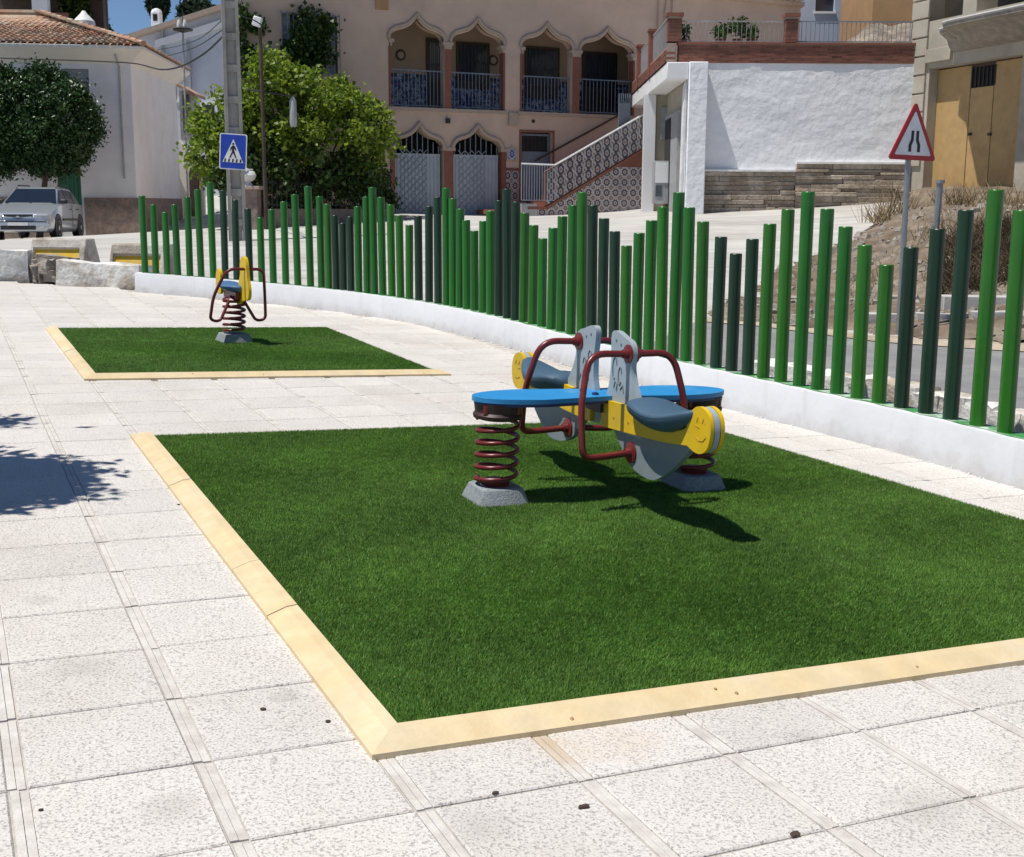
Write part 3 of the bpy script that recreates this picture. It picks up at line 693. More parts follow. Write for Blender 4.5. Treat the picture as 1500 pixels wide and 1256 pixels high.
for sx in (-1, 1):
    b = MB(); ap = [(-.128, -.11), (-.088, -.137), (.088, -.137), (.128, -.11), (.128, .11), (.088, .137), (-.088, .137), (-.128, .11)]
    vs = [(sx * .53 + x, y, -.03) for x, y in ap] + [(sx * .53 + x * .76, y * .76, .052) for x, y in ap]
    b.add(vs, [tuple(range(8))[::-1], tuple(range(8, 16))] + [(i, (i + 1) % 8, 8 + (i + 1) % 8, 8 + i) for i in range(8)])
    build_local(b, seesaw, 'footing', M['block'], seesaw, bevel=.006)
    s = build_local(spring_mb(sx * .53, 0, .055, .375, .093, 5.1, .0105), seesaw, 'spring', M['red'], seesaw, smooth=True, angle=60)
    b = MB(); b.lathe(Matrix.Translation((sx * .53, 0, 0)), [(.062, .052), (.066, .075)], 16); build_local(b, seesaw, 'spring_clamp', M['red'], seesaw)
    b = MB(); b.lathe(Matrix.Translation((sx * .53, 0, 0)), [(.085, .352), (.112, .360), (.115, .376), (.106, .388), (.112, .43)], 20); build_local(b, seesaw, 'spring_mount', M['mount'], seesaw, smooth=True)
    b = MB()
    for a in range(4): b.lathe(Matrix.Translation((sx * .53 + .102 * math.cos(a * 1.57 + .6), .1 * math.sin(a * 1.57 + .6), 0)), [(.014, .385), (.014, .425)], 8)
    build_local(b, seesaw, 'mount_bolt', M['red'], seesaw)
# the plank: round ends, slightly waisted
hl, hwid = .655, .150; outl = []
for k in range(49):
    a = -math.pi / 2 + math.pi * k / 48; outl.append((hl - .30 + .30 * math.cos(a), hwid * math.sin(a)))
pl_top = [(.0, -hwid * .72)] + outl + [(.0, hwid * .72)] + [(-x, y) for x, y in outl[::-1]]
b = MB(); b.prism(Matrix.Identity(4), pl_top, .438, .459); build_local(b, seesaw, 'plank', M['blue'], seesaw, bevel=.004)
b = MB(); b.prism(Matrix.Translation((0, 0, 0)), [(x * .985, y * .97) for x, y in pl_top], .424, .4375); build_local(b, seesaw, 'plank_underside', M['navy'], seesaw)
for x in (-.075, .075):
    for y in (-.06, .06):
        b = MB(); b.lathe(Matrix.Translation((x, y, 0)), [(.017, .4585), (.015, .468), (.006, .471)], 10); build_local(b, seesaw, 'cap_bolt', M['navy'], seesaw)
# two mirrored rider halves; in each the outline is drawn in the (outwards, up) plane
for sg in (-1, 1):
    H = Matrix(((0, 0, 1, 0), (sg, 0, 0, 0), (0, 1, 0, 0), (0, 0, 0, 1)))        # (outwards, up, sideways) -> seesaw axes
    def half(poly, x0, x1, name, m, **k):
        b = MB(); b.prism(H, poly, x0, x1)
        if sg > 0: b.f = [f[::-1] for f in b.f]
        return build_local(b, seesaw, name, M[m], seesaw, **k)
    neck = smooth_poly([(.035, .31, 'c'), (.38, .31, 'c'), (.372, .40), (.33, .475), (.285, .545), (.262, .61), (.268, .672), (.245, .718), (.185, .738), (.125, .756), (.085, .752), (.072, .715), (.082, .62), (.075, .52), (.05, .44)], 5)
    half(neck, -.014, .014, 'neck_panel', 'grey', bevel=.004)
    keel = smooth_poly([(.13, .318, 'c'), (.80, .372, 'c'), (.74, .312), (.63, .222), (.52, .160), (.44, .150), (.345, .163), (.262, .196), (.222, .235), (.19, .262)], 5)
    half(keel, -.013, .013, 'keel_panel', 'greyshade', bevel=.003)
    beam = smooth_poly([(.055, .312, 'c'), (.055, .436, 'c'), (.345, .448, 'c'), (.395, .42), (.55, .405), (.70, .41), (.765, .435, 'c'), (.778, .49), (.82, .528), (.868, .534), (.918, .508), (.938, .45), (.925, .385), (.89, .352), (.84, .345), (.775, .362, 'c'), (.56, .338)], 5)
    half(beam, -.034, -.016, 'side_board', 'yellow', bevel=.004)
    half(beam, .016, .034, 'side_board', 'yellow', bevel=.004)
    half([(p[0] * .985 + .014, p[1] * .985 + .006) for p in beam if p[0] > .42], -.0122, .0122, 'core_board', 'grey', bevel=.003)
    # saddle: lofted cross sections
    b = MB(); st_ = [(.325, .452, .030, .06), (.35, .484, .090, .075), (.42, .494, .118, .085), (.50, .480, .126, .09), (.58, .472, .124, .09), (.66, .476, .112, .088), (.74, .492, .078, .07), (.80, .504, .042, .045), (.83, .510, .015, .02)]
    vs = []
    for y, z, w, dpt in st_:
        for k in range(14):
            a = 2 * math.pi * k / 14; c, s_ = math.cos(a), math.sin(a)
            x = w * (abs(c) ** .7) * (1 if c >= 0 else -1); zz = z + (.012 * s_ if s_ > 0 else s_ * dpt) - .018 * (abs(x) / .118) ** 2
            vs.append((x, sg * y, zz))
    fs = [tuple(range(14)), tuple(range(len(vs) - 14, len(vs)))[::-1]] + [(i * 14 + k, (i + 1) * 14 + k, (i + 1) * 14 + (k + 1) % 14, i * 14 + (k + 1) % 14) for i in range(len(st_) - 1) for k in range(14)]
    if sg < 0: pass
    else: fs = [f[::-1] for f in fs]
    b.add(vs, fs); build_local(b, seesaw, 'saddle', M['seat'], seesaw, smooth=True, angle=50, sub=1)
    # grab bars: out of the neck, down, and back in as a footrest on the keel
    for sx in (-1, 1):
        p = [(sx * .015, sg * .235, .668), (sx * .215, sg * .235, .672), (sx * .268, sg * .285, .44), (sx * .262, sg * .315, .222), (sx * .16, sg * .315, .225), (sx * .014, sg * .305, .236)]
        b = MB().tube(arc_path(p, .085), .0155, 10); gb = build_local(b, seesaw, 'grab_bar', M['red'], seesaw, smooth=True, angle=60)
        WM[gb] = WM[seesaw]
        for y, z, rr in ((.235, .668, .042), (.305, .236, .048)):
            b = MB(); b.lathe(Matrix.Translation((sx * .0145, sg * y, z)) @ Matrix.Rotation(math.pi / 2 * sx, 4, 'Y'), [(rr, 0), (rr, .006), (rr * .55, .009), (.02, .03)], 16)
            build_local(b, seesaw, 'flange', M['red'], gb, smooth=True)
    # printed marks: dots and loops on the neck, a smile on the end lobe
    for sx in (-1, 1):
        b = MB(); x = sx * .0146
        def mk(pts, r=.0035): b.tube([(x, sg * p[0], p[1]) for p in pts], r, 5)
        for a, z in ((.12, .715), (.165, .70), (.205, .69)):
            b.lathe(Matrix.Translation((sx * .0135, sg * a, z)) @ Matrix.Rotation(math.pi / 2 * sx, 4, 'Y'), [(.008, 0), (.007, .002)], 8)
        mk([(.12 + .018 * math.cos(t), .59 + .05 * math.sin(t)) for t in np.linspace(.3, 5, 12)])
        mk([(.17 + .014 * math.cos(t), .56 + .04 * math.sin(t)) for t in np.linspace(.3, 5.6, 12)])
        mk([(.12, .50), (.13, .53), (.15, .52), (.145, .49)]); mk([(.18, .50), (.20, .52), (.21, .49)])
        build_local(b, seesaw, 'neck_marking', M['mark'], seesaw)['kind'] = 'stuff'
        b = MB(); x = sx * .0343
        mk([(.835, .41), (.86, .398), (.89, .402), (.908, .42)], .0022); mk([(.835, .47), (.845, .492), (.855, .47)], .0022); mk([(.875, .47), (.885, .492), (.897, .47)], .0022); mk([(.83, .455), (.86, .45)], .002)
        for a, z in ((.17, .37), (.30, .37)): b.lathe(Matrix.Translation((sx * .0335, sg * a, z)) @ Matrix.Rotation(math.pi / 2 * sx, 4, 'Y'), [(.006, 0), (.005, .003)], 8)
        build_local(b, seesaw, 'lobe_marking', M['ymark'], seesaw)['kind'] = 'stuff'
b = MB(); b.box((0, 0, .40), (.10, .14, .05)); build_local(b, seesaw, 'saddle_bracket', M['black'], seesaw)

# ------------------------------------------------------------------ single spring rider on the far turf
SR = PLZ @ Matrix.Translation((1.835, 8.52, .035)) @ Matrix.Rotation(math.radians(8), 4, 'Z')
rider = thing('spring_rider', SR, 'yellow bird shaped spring rider with blue seat and looped red handles', 'spring rider')
b = MB(); vs = [(x, y, -.03) for x, y in [(-.14, -.13), (.14, -.13), (.14, .13), (-.14, .13)]] + [(x * .78, y * .78, .06) for x, y in [(-.14, -.13), (.14, -.13), (.14, .13), (-.14, .13)]]
b.add(vs, [(3, 2, 1, 0), (4, 5, 6, 7), (0, 1, 5, 4), (1, 2, 6, 5), (2, 3, 7, 6), (3, 0, 4, 7)]); build_local(b, rider, 'footing', M['block'], rider, bevel=.008)
build_local(spring_mb(0, 0, .06, .36, .092, 5, .0125), rider, 'spring', M['red'], rider, smooth=True, angle=60)
b = MB(); b.lathe(Matrix.Identity(4), [(.10, .335), (.105, .36), (.09, .375)], 16); b.box((0, .02, .40), (.07, .30, .06)); build_local(b, rider, 'spring_mount', M['red'], rider)
HF = Matrix(((0, 0, 1, 0), (1, 0, 0, 0), (0, 1, 0, 0), (0, 0, 0, 1)))
neck_o = smooth_poly([(-.06, .34), (-.02, .31), (.02, .33), (.05, .40), (.0, .45), (-.03, .52), (-.06, .60), (-.05, .66), (-.07, .72), (-.12, .745), (-.17, .735), (-.20, .69), (-.215, .63), (-.235, .55), (-.27, .46), (-.255, .39), (-.19, .37), (-.12, .36)], 5)
for x0, x1 in ((.012, .040),):
    b = MB(); b.prism(HF, [(y - .05, z) for y, z in neck_o], x0, x1); build_local(b, rider, 'front_board', M['yellow'], rider, bevel=.004)
rear_o = smooth_poly([(.20, .40), (.30, .40), (.33, .50), (.32, .58), (.27, .61), (.22, .58), (.205, .50)], 5)
b = MB(); b.prism(HF, rear_o, -.052, -.026); build_local(b, rider, 'rear_board', M['yellow'], rider, bevel=.004)
b = MB(); vs = []; st_ = [(-.16, .47, .02), (-.13, .485, .075), (-.02, .475, .12), (.10, .48, .125), (.18, .50, .10), (.205, .50, .03)]
for y, z, w in st_:
    for k in range(12):
        a = 2 * math.pi * k / 12; vs.append((w * math.cos(a), y, z + (.012 if math.sin(a) > 0 else .05) * math.sin(a)))
b.add(vs, [tuple(range(12)), tuple(range(len(vs) - 12, len(vs)))[::-1]] + [(i * 12 + k, (i + 1) * 12 + k, (i + 1) * 12 + (k + 1) % 12, i * 12 + (k + 1) % 12) for i in range(len(st_) - 1) for k in range(12)])
b.f = [f[::-1] for f in b.f]; build_local(b, rider, 'saddle', M['blueseat'], rider, smooth=True, angle=60, sub=1)
for sx in (-1, 1):
    p = [(.026 + sx * .016, -.22, .64), (.022 + sx * .165, -.215, .64), (.0 + sx * .235, -.13, .40), (.0 + sx * .255, -.10, .19), (.0 + sx * .165, -.10, .175), (.0 + sx * .045, -.05, .395)]
    b = MB().tube(arc_path(p, .075), .0135, 8); build_local(b, rider, 'grab_bar', M['red'], rider, smooth=True, angle=60)

# ------------------------------------------------------------------ leaves and twigs
def leaf_cloud(name, pts, size, m, parent, seed, droop=.3, up=.5, narrow=.55, fold=.25):
    """one leaf (two bent triangles pairs) at each point"""
    rg = np.random.default_rng(seed); n = len(pts); pts = np.asarray(pts, float)
    d = rg.normal(size=(n, 3)); d[:, 2] -= droop; d /= np.linalg.norm(d, axis=1)[:, None]
    nn = rg.normal(size=(n, 3)); nn[:, 2] += up * 2; s = np.cross(d, nn); s /= np.linalg.norm(s, axis=1)[:, None] + 1e-9; nn = np.cross(s, d)
    L_ = size * rg.uniform(.6, 1.3, n)[:, None]; w = L_ * narrow * .5
    a = pts - d * L_ * .5; t = pts + d * L_ * .5; l = pts + s * w - nn * w * fold * -1; r = pts - s * w - nn * w * fold * -1
    V = np.stack([a, l, t, r], 1).reshape(-1, 3); base = np.arange(n)[:, None] * 4
    Fc = np.concatenate([base + [0, 2, 1], base + [0, 3, 2]], 0)
    if parent is not None and parent in WM:
        inv = np.array(WM[parent].inverted()); V = V @ inv[:3, :3].T + inv[:3, 3]
    return np_mesh(name, V, Fc, m, parent)
def clumps(c, rad, n_cl, n_leaf, cl_r, seed, shell=.75, flat_bottom=None):
    """points gathered in clumps through an ellipsoid's outer volume"""
    rg = np.random.default_rng(seed); c = np.array(c, float); rad = np.array(rad, float)
    d = rg.normal(size=(n_cl, 3)); d /= np.linalg.norm(d, axis=1)[:, None]
    lump = 1 + .10 * np.sin(d[:, 0] * 5 + seed) * np.sin(d[:, 1] * 4 + 1) + .07 * np.sin(d[:, 2] * 7 + 2)
    r = (shell + (1 - shell) * rg.random(n_cl) ** .6) * lump
    cc = c + d * rad * r[:, None]
    if flat_bottom is not None: cc[:, 2] = np.maximum(cc[:, 2], flat_bottom + rg.random(n_cl) * .25)
    k = n_leaf // n_cl; p = cc[:, None] + rg.normal(size=(n_cl, k, 3)) * cl_r * rg.uniform(.6, 1.2, (n_cl, 1, 1))
    return p.reshape(-1, 3)
def limb(mb, a, b, r0, r1, rg, k=5, wob=.08, n=7):
    a, b = np.array(a, float), np.array(b, float); Ln = np.linalg.norm(b - a); pts = [a + (b - a) * t + (np.array([rg.uniform(-1, 1) for _ in range(3)]) * wob * Ln * (0 if t in (0, 1) else 1)) for t in np.linspace(0, 1, k)]
    mb.tube(pts, [r0 + (r1 - r0) * t for t in np.linspace(0, 1, k)], n)
def round_tree(name, base, height, c, rad, n_leaf, size, m, label, seed, trunk_r=.12, group=None, n_cl=260, cl_r=.16, flat=None, branches=9, shell=.7):
    root = thing(name, base, label, 'tree', group); rg = random.Random(seed); mb = MB(); c = np.array(c, float)
    fork = np.array(base, float) + (c - np.array(base, float)) * .55; fork[2] = base[2] + (c[2] - rad[2] - base[2]) * .95
    limb(mb, np.array(base) - [0, 0, .15], fork, trunk_r, trunk_r * .75, rg, 6, .02, 10)
    for i in range(branches):
        d = np.array([rg.uniform(-1, 1), rg.uniform(-1, 1), rg.uniform(-.2, 1)]); d /= np.linalg.norm(d)
        e_ = c + d * rad * .78; limb(mb, fork, e_, trunk_r * .5, trunk_r * .12, rg, 5, .06, 6)
    mb.build('trunk', M['bark'], root, smooth=True, angle=80)
    leaf_cloud('crown', clumps(c, rad, n_cl, n_leaf, cl_r, seed, shell, flat), size, m, root, seed)
    return root

# ------------------------------------------------------------------ pink house with pointed arches
PB0 = at(650, 316, 36.0); PB_Z = float(PB0[2])
PX = nrm([PU[0], PU[1], 0]); PZ = np.array([0, 0, 1.]); PNn = np.cross(PX, PZ)              # along the facade, up, outwards
if PNn[1] > 0: PNn = -PNn
def fac(px, py, d=0.):
    p = plane(px, py, PB0 + PNn * d, PNn) - PB0; return (float(p @ PX), float(p[2]))
FP = frame(PB0, PX, PZ, PNn)
house = thing('pink_house', FP, 'pink rendered two storey house with pairs of pointed moorish arches', 'house')
def fb(name, m, s0, s1, z0, z1, d0, d1, parent=None, **k):
    b = MB(); b.fbox(FP, s0, s1, z0, z1, d0, d1); return b.build(name, M[m], parent or house, **k)
OG = [(0, 0), (.012, .16), (.045, .30), (.10, .415), (.17, .475), (.25, .52), (.33, .60), (.40, .72), (.46, .87), (.5, 1.0)]
def ogee(l, r, zs, za):
    w = r - l; a = [(l + w * x, zs + (za - zs) * h) for x, h in OG]; return a + [(r - w * x, zs + (za - zs) * h) for x, h in OG[-2::-1]]
up = []
for l, r, ap, ys in ((571, 651, 610, 72), (661, 738, 697, 72), (763, 838, 803, 70), (849, 928, 887, 70)):
    sl, sr_ = fac(l, 120)[0], fac(r, 120)[0]; zs = fac((l + r) / 2, ys)[1]; za = fac(ap, 37)[1]; z0 = fac((l + r) / 2, 163)[1]
    up.append((sl, sr_, z0, zs, za))
z0u = sum(u[2] for u in up) / 4; zsu = sum(u[3] for u in up) / 4; zau = sum(u[4] for u in up) / 4
up = [(a, b_, z0u, zsu, zau) for a, b_, *_ in up]
lo = []
for l, r, ap in ((578, 650, 613), (664, 735, 698)):
    lo.append((fac(l, 250)[0], fac(r, 250)[0], -.35, fac(615, 218)[1], fac(613, 187)[1]))
dr = (fac(763, 240)[0], fac(809, 240)[0], fac(785, 296)[1], fac(785, 194)[1])
win = (fac(413, 60)[0], fac(494, 60)[0], fac(450, 108)[1], fac(450, 22)[1])
sL, sR = fac(349, 100)[0], fac(1172, 30)[0]; zT = fac(1100, 4)[1]; zTR = zT
holes = [[(a, z0)] + [(b_, z0)] + ogee(a, b_, zs, za)[::-1] for a, b_, z0, zs, za in up] + [[(a, z0), (b_, z0)] + ogee(a, b_, zs, za)[::-1] for a, b_, z0, zs, za in lo]
holes += [[(dr[0], dr[2]), (dr[1], dr[2]), (dr[1], dr[3]), (dr[0], dr[3])], [(win[0], win[2]), (win[1], win[2]), (win[1], win[3]), (win[0], win[3])]]
def dedup(h): return [p for i, p in enumerate(h) if math.dist(p, h[i - 1]) > 1e-4]
holes = [dedup(h) for h in holes]
b = MB(); b.prism(FP, [(sL, -1.2), (sR, -1.2), (sR, zT), (sL, zT)], -.32, 0, holes); b.build('front_wall', M['pink'], house)
# the body behind: side and back walls, roof
DEP = 9.0
FT = FP @ Matrix(((1, 0, 0, 0), (0, 0, 1, 0), (0, 1, 0, 0), (0, 0, 0, 1)))            # (along, outwards) plan, extruded up
def plan(name, m, poly, z0, z1):
    b = MB(); b.prism(FT, poly, z0, z1); b.f = [f[::-1] for f in b.f]; return b.build(name, M[m], house)
SK = 4.4                                                                          # the side walls run back at a slant
for s_ in (sL, sR - .3): plan('side_wall', 'pink', [(s_, -.321), (s_ + .3, -.321), (s_ + .3 + SK, -DEP), (s_ + SK, -DEP)], -1.2, zT)
plan('back_wall', 'pink', [(sL + SK, -DEP - .001), (sR + SK, -DEP - .001), (sR + SK, -DEP - .3), (sL + SK, -DEP - .3)], -1.2, zT)
plan('roof_slab', 'pink', [(sL, .2), (sR, .2), (sR + SK, -DEP - .3), (sL + SK, -DEP - .3)], zT + .001, zT + .12)
et = MB()
for i in range(int((sR - sL) / .2)):
    s = sL + .1 + i * .2; M4 = FP @ Matrix.Translation((s, zT + .14, .0))
    pts = [(.085 * math.cos(a), .07 * math.sin(a)) for a in np.linspace(0, math.pi, 7)]
    et.prism(M4 @ Matrix.Translation((0, 0, -.6)), pts, 0, 1.0)
o = et.build('eave_tile', M['rooftile'], house); o['kind'] = 'stuff'
# one recessed gallery behind the upper arches
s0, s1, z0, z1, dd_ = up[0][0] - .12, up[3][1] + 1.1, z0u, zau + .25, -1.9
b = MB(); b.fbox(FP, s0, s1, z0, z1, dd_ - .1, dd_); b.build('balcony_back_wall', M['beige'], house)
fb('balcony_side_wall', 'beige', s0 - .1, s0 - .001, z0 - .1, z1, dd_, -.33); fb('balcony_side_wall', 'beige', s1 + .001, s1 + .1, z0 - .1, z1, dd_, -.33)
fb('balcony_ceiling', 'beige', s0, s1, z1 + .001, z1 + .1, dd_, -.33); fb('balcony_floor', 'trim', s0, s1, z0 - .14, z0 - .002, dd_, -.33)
b = MB(); tsz = .2
for i in range(int((s1 - s0) / tsz)):
    for j in range(5): b.fbox(FP, s0 + i * tsz + .004, s0 + (i + 1) * tsz - .004, z0 + j * tsz, z0 + (j + 1) * tsz - .008, dd_ + .001, dd_ + .014)
o = b.build('dado_tile', M['azulblue'], house); o['kind'] = 'stuff'
for i in range(int((s1 - s0) / tsz)):
    fb('border_tile', 'black' if i % 2 == 0 else 'azulblue', s0 + i * tsz + .004, s0 + (i + 1) * tsz - .004, z0 + 1.0, z0 + 1.1, dd_ + .001, dd_ + .02)
def bpx(px): return fac(px, 120, dd_)[0]
for x0_, x1_, zb_, zt_, grille in ((624, 652, .02, 2.15, 0), (668, 716, .75, 2.1, 1), (768, 818, .55, 2.1, 1), (852, 902, .02, 2.05, 0)):
    r_ = fb('balcony_door' if not grille else 'balcony_window', 'darkwood', bpx(x0_), bpx(x1_), z0 + zb_, z0 + zt_, dd_ + .02, dd_ + .07)
    fb('door_pane', 'pane', bpx(x0_) + .1, bpx(x1_) - .1, z0 + max(zb_, .9) + .08, z0 + zt_ - .1, dd_ + .071, dd_ + .076, r_)
    b = MB(); a_, e_ = bpx(x0_) + .06, bpx(x1_) - .06; n_ = max(4, int((e_ - a_) / .11))
    for i in range(n_ + 1): s = a_ + (e_ - a_) * i / n_; b.fbox(FP, s - .007, s + .007, z0 + max(zb_, .4), z0 + zt_ - .06, dd_ + .13, dd_ + .144)
    for q in (.25, .6, .97): zz = z0 + max(zb_, .4) + (zt_ - max(zb_, .4)) * q - .06; b.fbox(FP, a_, e_, zz, zz + .014, dd_ + .115, dd_ + .129)
    b.build('grille', M['iron'], r_)['kind'] = 'stuff'
for px in (587, 722):
    b = MB(); Mx = FP @ Matrix.Translation((bpx(px), z0 + 1.62, dd_ + .001)); b.lathe(Mx, [(.16, 0), (.16, .03), (.11, .045)], 18); pt = b.build('wall_plate', M['darkwood'], house)
    b = MB(); b.lathe(Mx, [(.100, .0452), (.095, .05)], 18); b.build('plate_face', M['trim'], pt)
for (A_, B_) in ((up[0], up[1]), (up[2], up[3])):
    fb('sill', 'trim', A_[0] - .1, B_[1] + .1, z0 - .1, z0 - .004, -.3, .06)
    m0, m1 = A_[1], B_[0]
    fb('column', 'brick', m0 + .01, m1 - .01, z0, zsu - .14, -.30, .025)
    for c0, c1 in ((m0 - .06, m1 + .06), (A_[0] - .03, A_[0] + .12), (B_[1] - .12, B_[1] + .03)):
        b = MB(); b.fbox(FP, c0, c1, zsu - .04, zsu + .05, -.25, .06); b.fbox(FP, c0 + .05, c1 - .05, zsu - .14, zsu - .041, -.25, .045); b.build('capital', M['trim'], house)
    for s in (A_[0], B_[1]): fb('jamb', 'brick', s - .03, s + .03, z0, zsu - .15, -.25, .022)
    for a, b_, z0_, zs, za in (A_, B_):
        og = [FP @ Vector((x, z, .015)) for x, z in ogee(a - .03, b_ + .03, zs + .06, za + .12)]
        b = MB(); b.tube(og, .058, 6); b.build('arch_trim', M['trim'], house, smooth=True)
        og = [FP @ Vector((x, z, -.04)) for x, z in ogee(a + .015, b_ - .015, zs + .06, za - .01)]
        b = MB(); b.tube(og, .028, 5); b.build('arch_inner_trim', M['darkwood'], house)
        b = MB(); n_ = 15
        for i in range(n_): s = a + .05 + (b_ - a - .1) * i / (n_ - 1); b.fbox(FP, s - .007, s + .007, z0_ + .05, z0_ + 1.0, -.15, -.136)
        b.fbox(FP, a, b_, z0_ + 1.0, z0_ + 1.03, -.16, -.126); b.fbox(FP, a, b_, z0_ + .05, z0_ + .075, -.155, -.131)
        o = b.build('railing', M['greyiron'], house); o['kind'] = 'stuff'
# garage gates
for a, b_, z0_, zs, za in lo:
    zg = fac(612, 224)[1] - .02
    g = fb('garage_gate', 'gate', a + .06, b_ - .06, -.12, zg, -.2, -.14)
    nb_ = 5
    for i in range(12):
        s = a + .08 + (b_ - a - .16) * (i + .5) / 12; fb('gate_rib', 'gatedark', s - .018, s + .018, 0, zg - .08, -.139, -.125, g)
    dm = MB()
    for f_ in (.20, .34, .48, .62):
        cs = a + (b_ - a) * f_; w3_ = (b_ - a) * .07
        for i in range(9):
            for j in (-1, 1):
                z_ = .05 + i * .2; dm.tube([FP @ Vector((cs + j * w3_ * (-1) ** i, z_, -.116)), FP @ Vector((cs - j * w3_ * (-1) ** i, z_ + .2, -.116))], .010, 4)
    dm.build('diamond_relief', M['gatedark'], g)
    for z_ in (0.0, zg - .06): fb('gate_rail', 'gate', a + .06, b_ - .06, z_, z_ + .06, -.139, -.12, g)
    fb('garage_dark', 'dark', a, b_, -.3, za, -.9, -.88)
    b = MB()
    for i in range(9): s = a + .1 + (b_ - a - .2) * i / 8; b.fbox(FP, s - .012, s + .012, zg, zs + (za - zs) * np.interp(abs((s - a) / (b_ - a) - .5), [0, .5], [.85, .05]), -.17, -.15)
    o = b.build('transom_bars', M['greyiron'], house); o['kind'] = 'stuff'
    og = [FP @ Vector((x, z, .02)) for x, z in ogee(a - .03, b_ + .03, zs, za + .12)]
    MB().tube(og, .07, 6).build('arch_trim', M['trim'], house, smooth=True)
fb('gate_column', 'terracotta', lo[0][1] + .01, lo[1][0] - .01, -.4, lo[0][3] - .05, -.3, .02)
b = MB(); b.fbox(FP, lo[0][1] - .05, lo[1][0] + .05, lo[0][3] - .04, lo[0][3] + .05, -.25, .06); b.build('capital', M['trim'], house)
for s in (lo[0][0] - .06, lo[1][1] + .06):
    fb('jamb', 'terracotta', s - .07, s + .07, -.4, lo[0][3] - .05, -.2, .022); fb('capital', 'trim', s - .1, s + .1, lo[0][3] - .04, lo[0][3] + .05, -.2, .06)
# door with a barred upper light
d_ = fb('front_door', 'greyiron', dr[0] + .04, dr[1] - .04, dr[2], dr[3] - .04, -.2, -.15)
fb('door_light', 'dark', dr[0] + .1, dr[1] - .1, fac(785, 222)[1], dr[3] - .1, -.149, -.145, d_)
b = MB()
for i in range(7): s = dr[0] + .12 + (dr[1] - dr[0] - .24) * i / 6; b.fbox(FP, s - .01, s + .01, fac(785, 222)[1], dr[3] - .1, -.14, -.125)
b.build('light_bars', M['iron'], d_)['kind'] = 'stuff'
fb('door_frame', 'terracotta', dr[0] - .06, dr[0] - .001, dr[2], dr[3] + .06, -.05, .02); fb('door_frame', 'terracotta', dr[1] + .001, dr[1] + .06, dr[2], dr[3] + .06, -.05, .02)
fb('door_frame', 'terracotta', dr[0], dr[1], dr[3] + .001, dr[3] + .06, -.05, .018)
# upper left window with grille, nearly swallowed by the climber
w_ = fb('window', 'pane', win[0], win[1], win[2], win[3], -.25, -.22)
fb('shutter', 'shutter', win[0], win[0] + .28, win[2], win[3], -.2, -.16, w_); fb('shutter', 'shutter', win[1] - .28, win[1], win[2], win[3], -.2, -.16, w_)
b = MB()
for i in range(11): s = win[0] - .03 + (win[1] - win[0] + .06) * i / 10; b.fbox(FP, s - .01, s + .01, win[2] - .06, win[3] + .06, .12, .14)
for i in range(4): z_ = win[2] + (win[3] - win[2]) * i / 3; b.fbox(FP, win[0] - .05, win[1] + .05, z_ - .012, z_ + .012, .105, .119)
b.build('window_grille', M['greyiron'], w_)['kind'] = 'stuff'
fb('window_sill', 'trim', win[0] - .1, win[1] + .1, win[2] - .1, win[2] - .002, -.3, .1, w_)
# small fixtures on the wall
p0 = fac(550, 14); p1 = fac(568, -3)
lm = fb('wall_plaque', 'ochrewall', p0[0], p1[0], p0[1], p1[1], .001, .05)
p0 = fac(744, 184); p1 = fac(757, 166); fb('meter_box', 'trim', p0[0], p1[0], p0[1], p1[1], .001, .10)
p = fac(749, 226); b = MB(); b.prism(FP, [(p[0] - .16, p[1] - .2), (p[0] + .16, p[1] - .2), (p[0] + .16, p[1] + .12), (p[0], p[1] + .24), (p[0] - .16, p[1] + .12)], .001, .04); nb = b.build('tile_shrine', M['trim'], house)
b = MB(); b.prism(FP, [(p[0] - .11, p[1] - .15), (p[0] + .11, p[1] - .15), (p[0] + .11, p[1] + .09), (p[0], p[1] + .17), (p[0] - .11, p[1] + .09)], .0405, .05); b.build('shrine_picture', M['azul'], nb)
p = fac(655, 178); b = MB(); b.fbox(FP, p[0] - .05, p[0] + .05, p[1] - .06, p[1] + .08, .001, .12); b.build('wall_lamp', M['iron'], house)
p = fac(781, 178); b = MB(); b.lathe(FP @ Matrix.Translation((p[0], p[1], 0)), [(.05, .001), (.05, .03)], 10); b.build('vent', M['iron'], house)
# flower tiles: a low dado beside the door and under the vine
tme = {}
def tile_at(Mx, sx, sy, name='wall_tile', m='azulp', parent=None):
    key = (round(sx, 3), round(sy, 3), m)
    if key not in tme:
        b = MB(); b.fbox(Matrix.Identity(4), .004, sx - .004, .004, sy - .004, 0, .014); o = b.build(name, M[m], None, local=True); tme[key] = o.data; bpy.data.objects.remove(o)
    o = link(bpy.data.objects.new(name, tme[key]), parent or house); o.matrix_local = WM[parent or house].inverted() @ Mx; return o
a, e_ = fac(738, 292)[0], dr[0] - .07; zt_ = fac(740, 250)[1]
for i in range(2):
    for j in range(6): tile_at(FP @ Matrix.Translation((a + i * (e_ - a) / 2, zt_ - .0 - (j + 1) * .29, .002)), (e_ - a) / 2, .29)
fb('dado_cap', 'terracotta', lo[1][1] + .14, e_, zt_ + .002, zt_ + .07, .001, .04)
a, e_ = fac(500, 300)[0], lo[0][0] - .14
for i in range(int((e_ - a) / .29)):
    for j in range(5): tile_at(FP @ Matrix.Translation((e_ - (i + 1) * .29, zt_ - .08 - (j + 1) * .29, .002)), .29, .29)

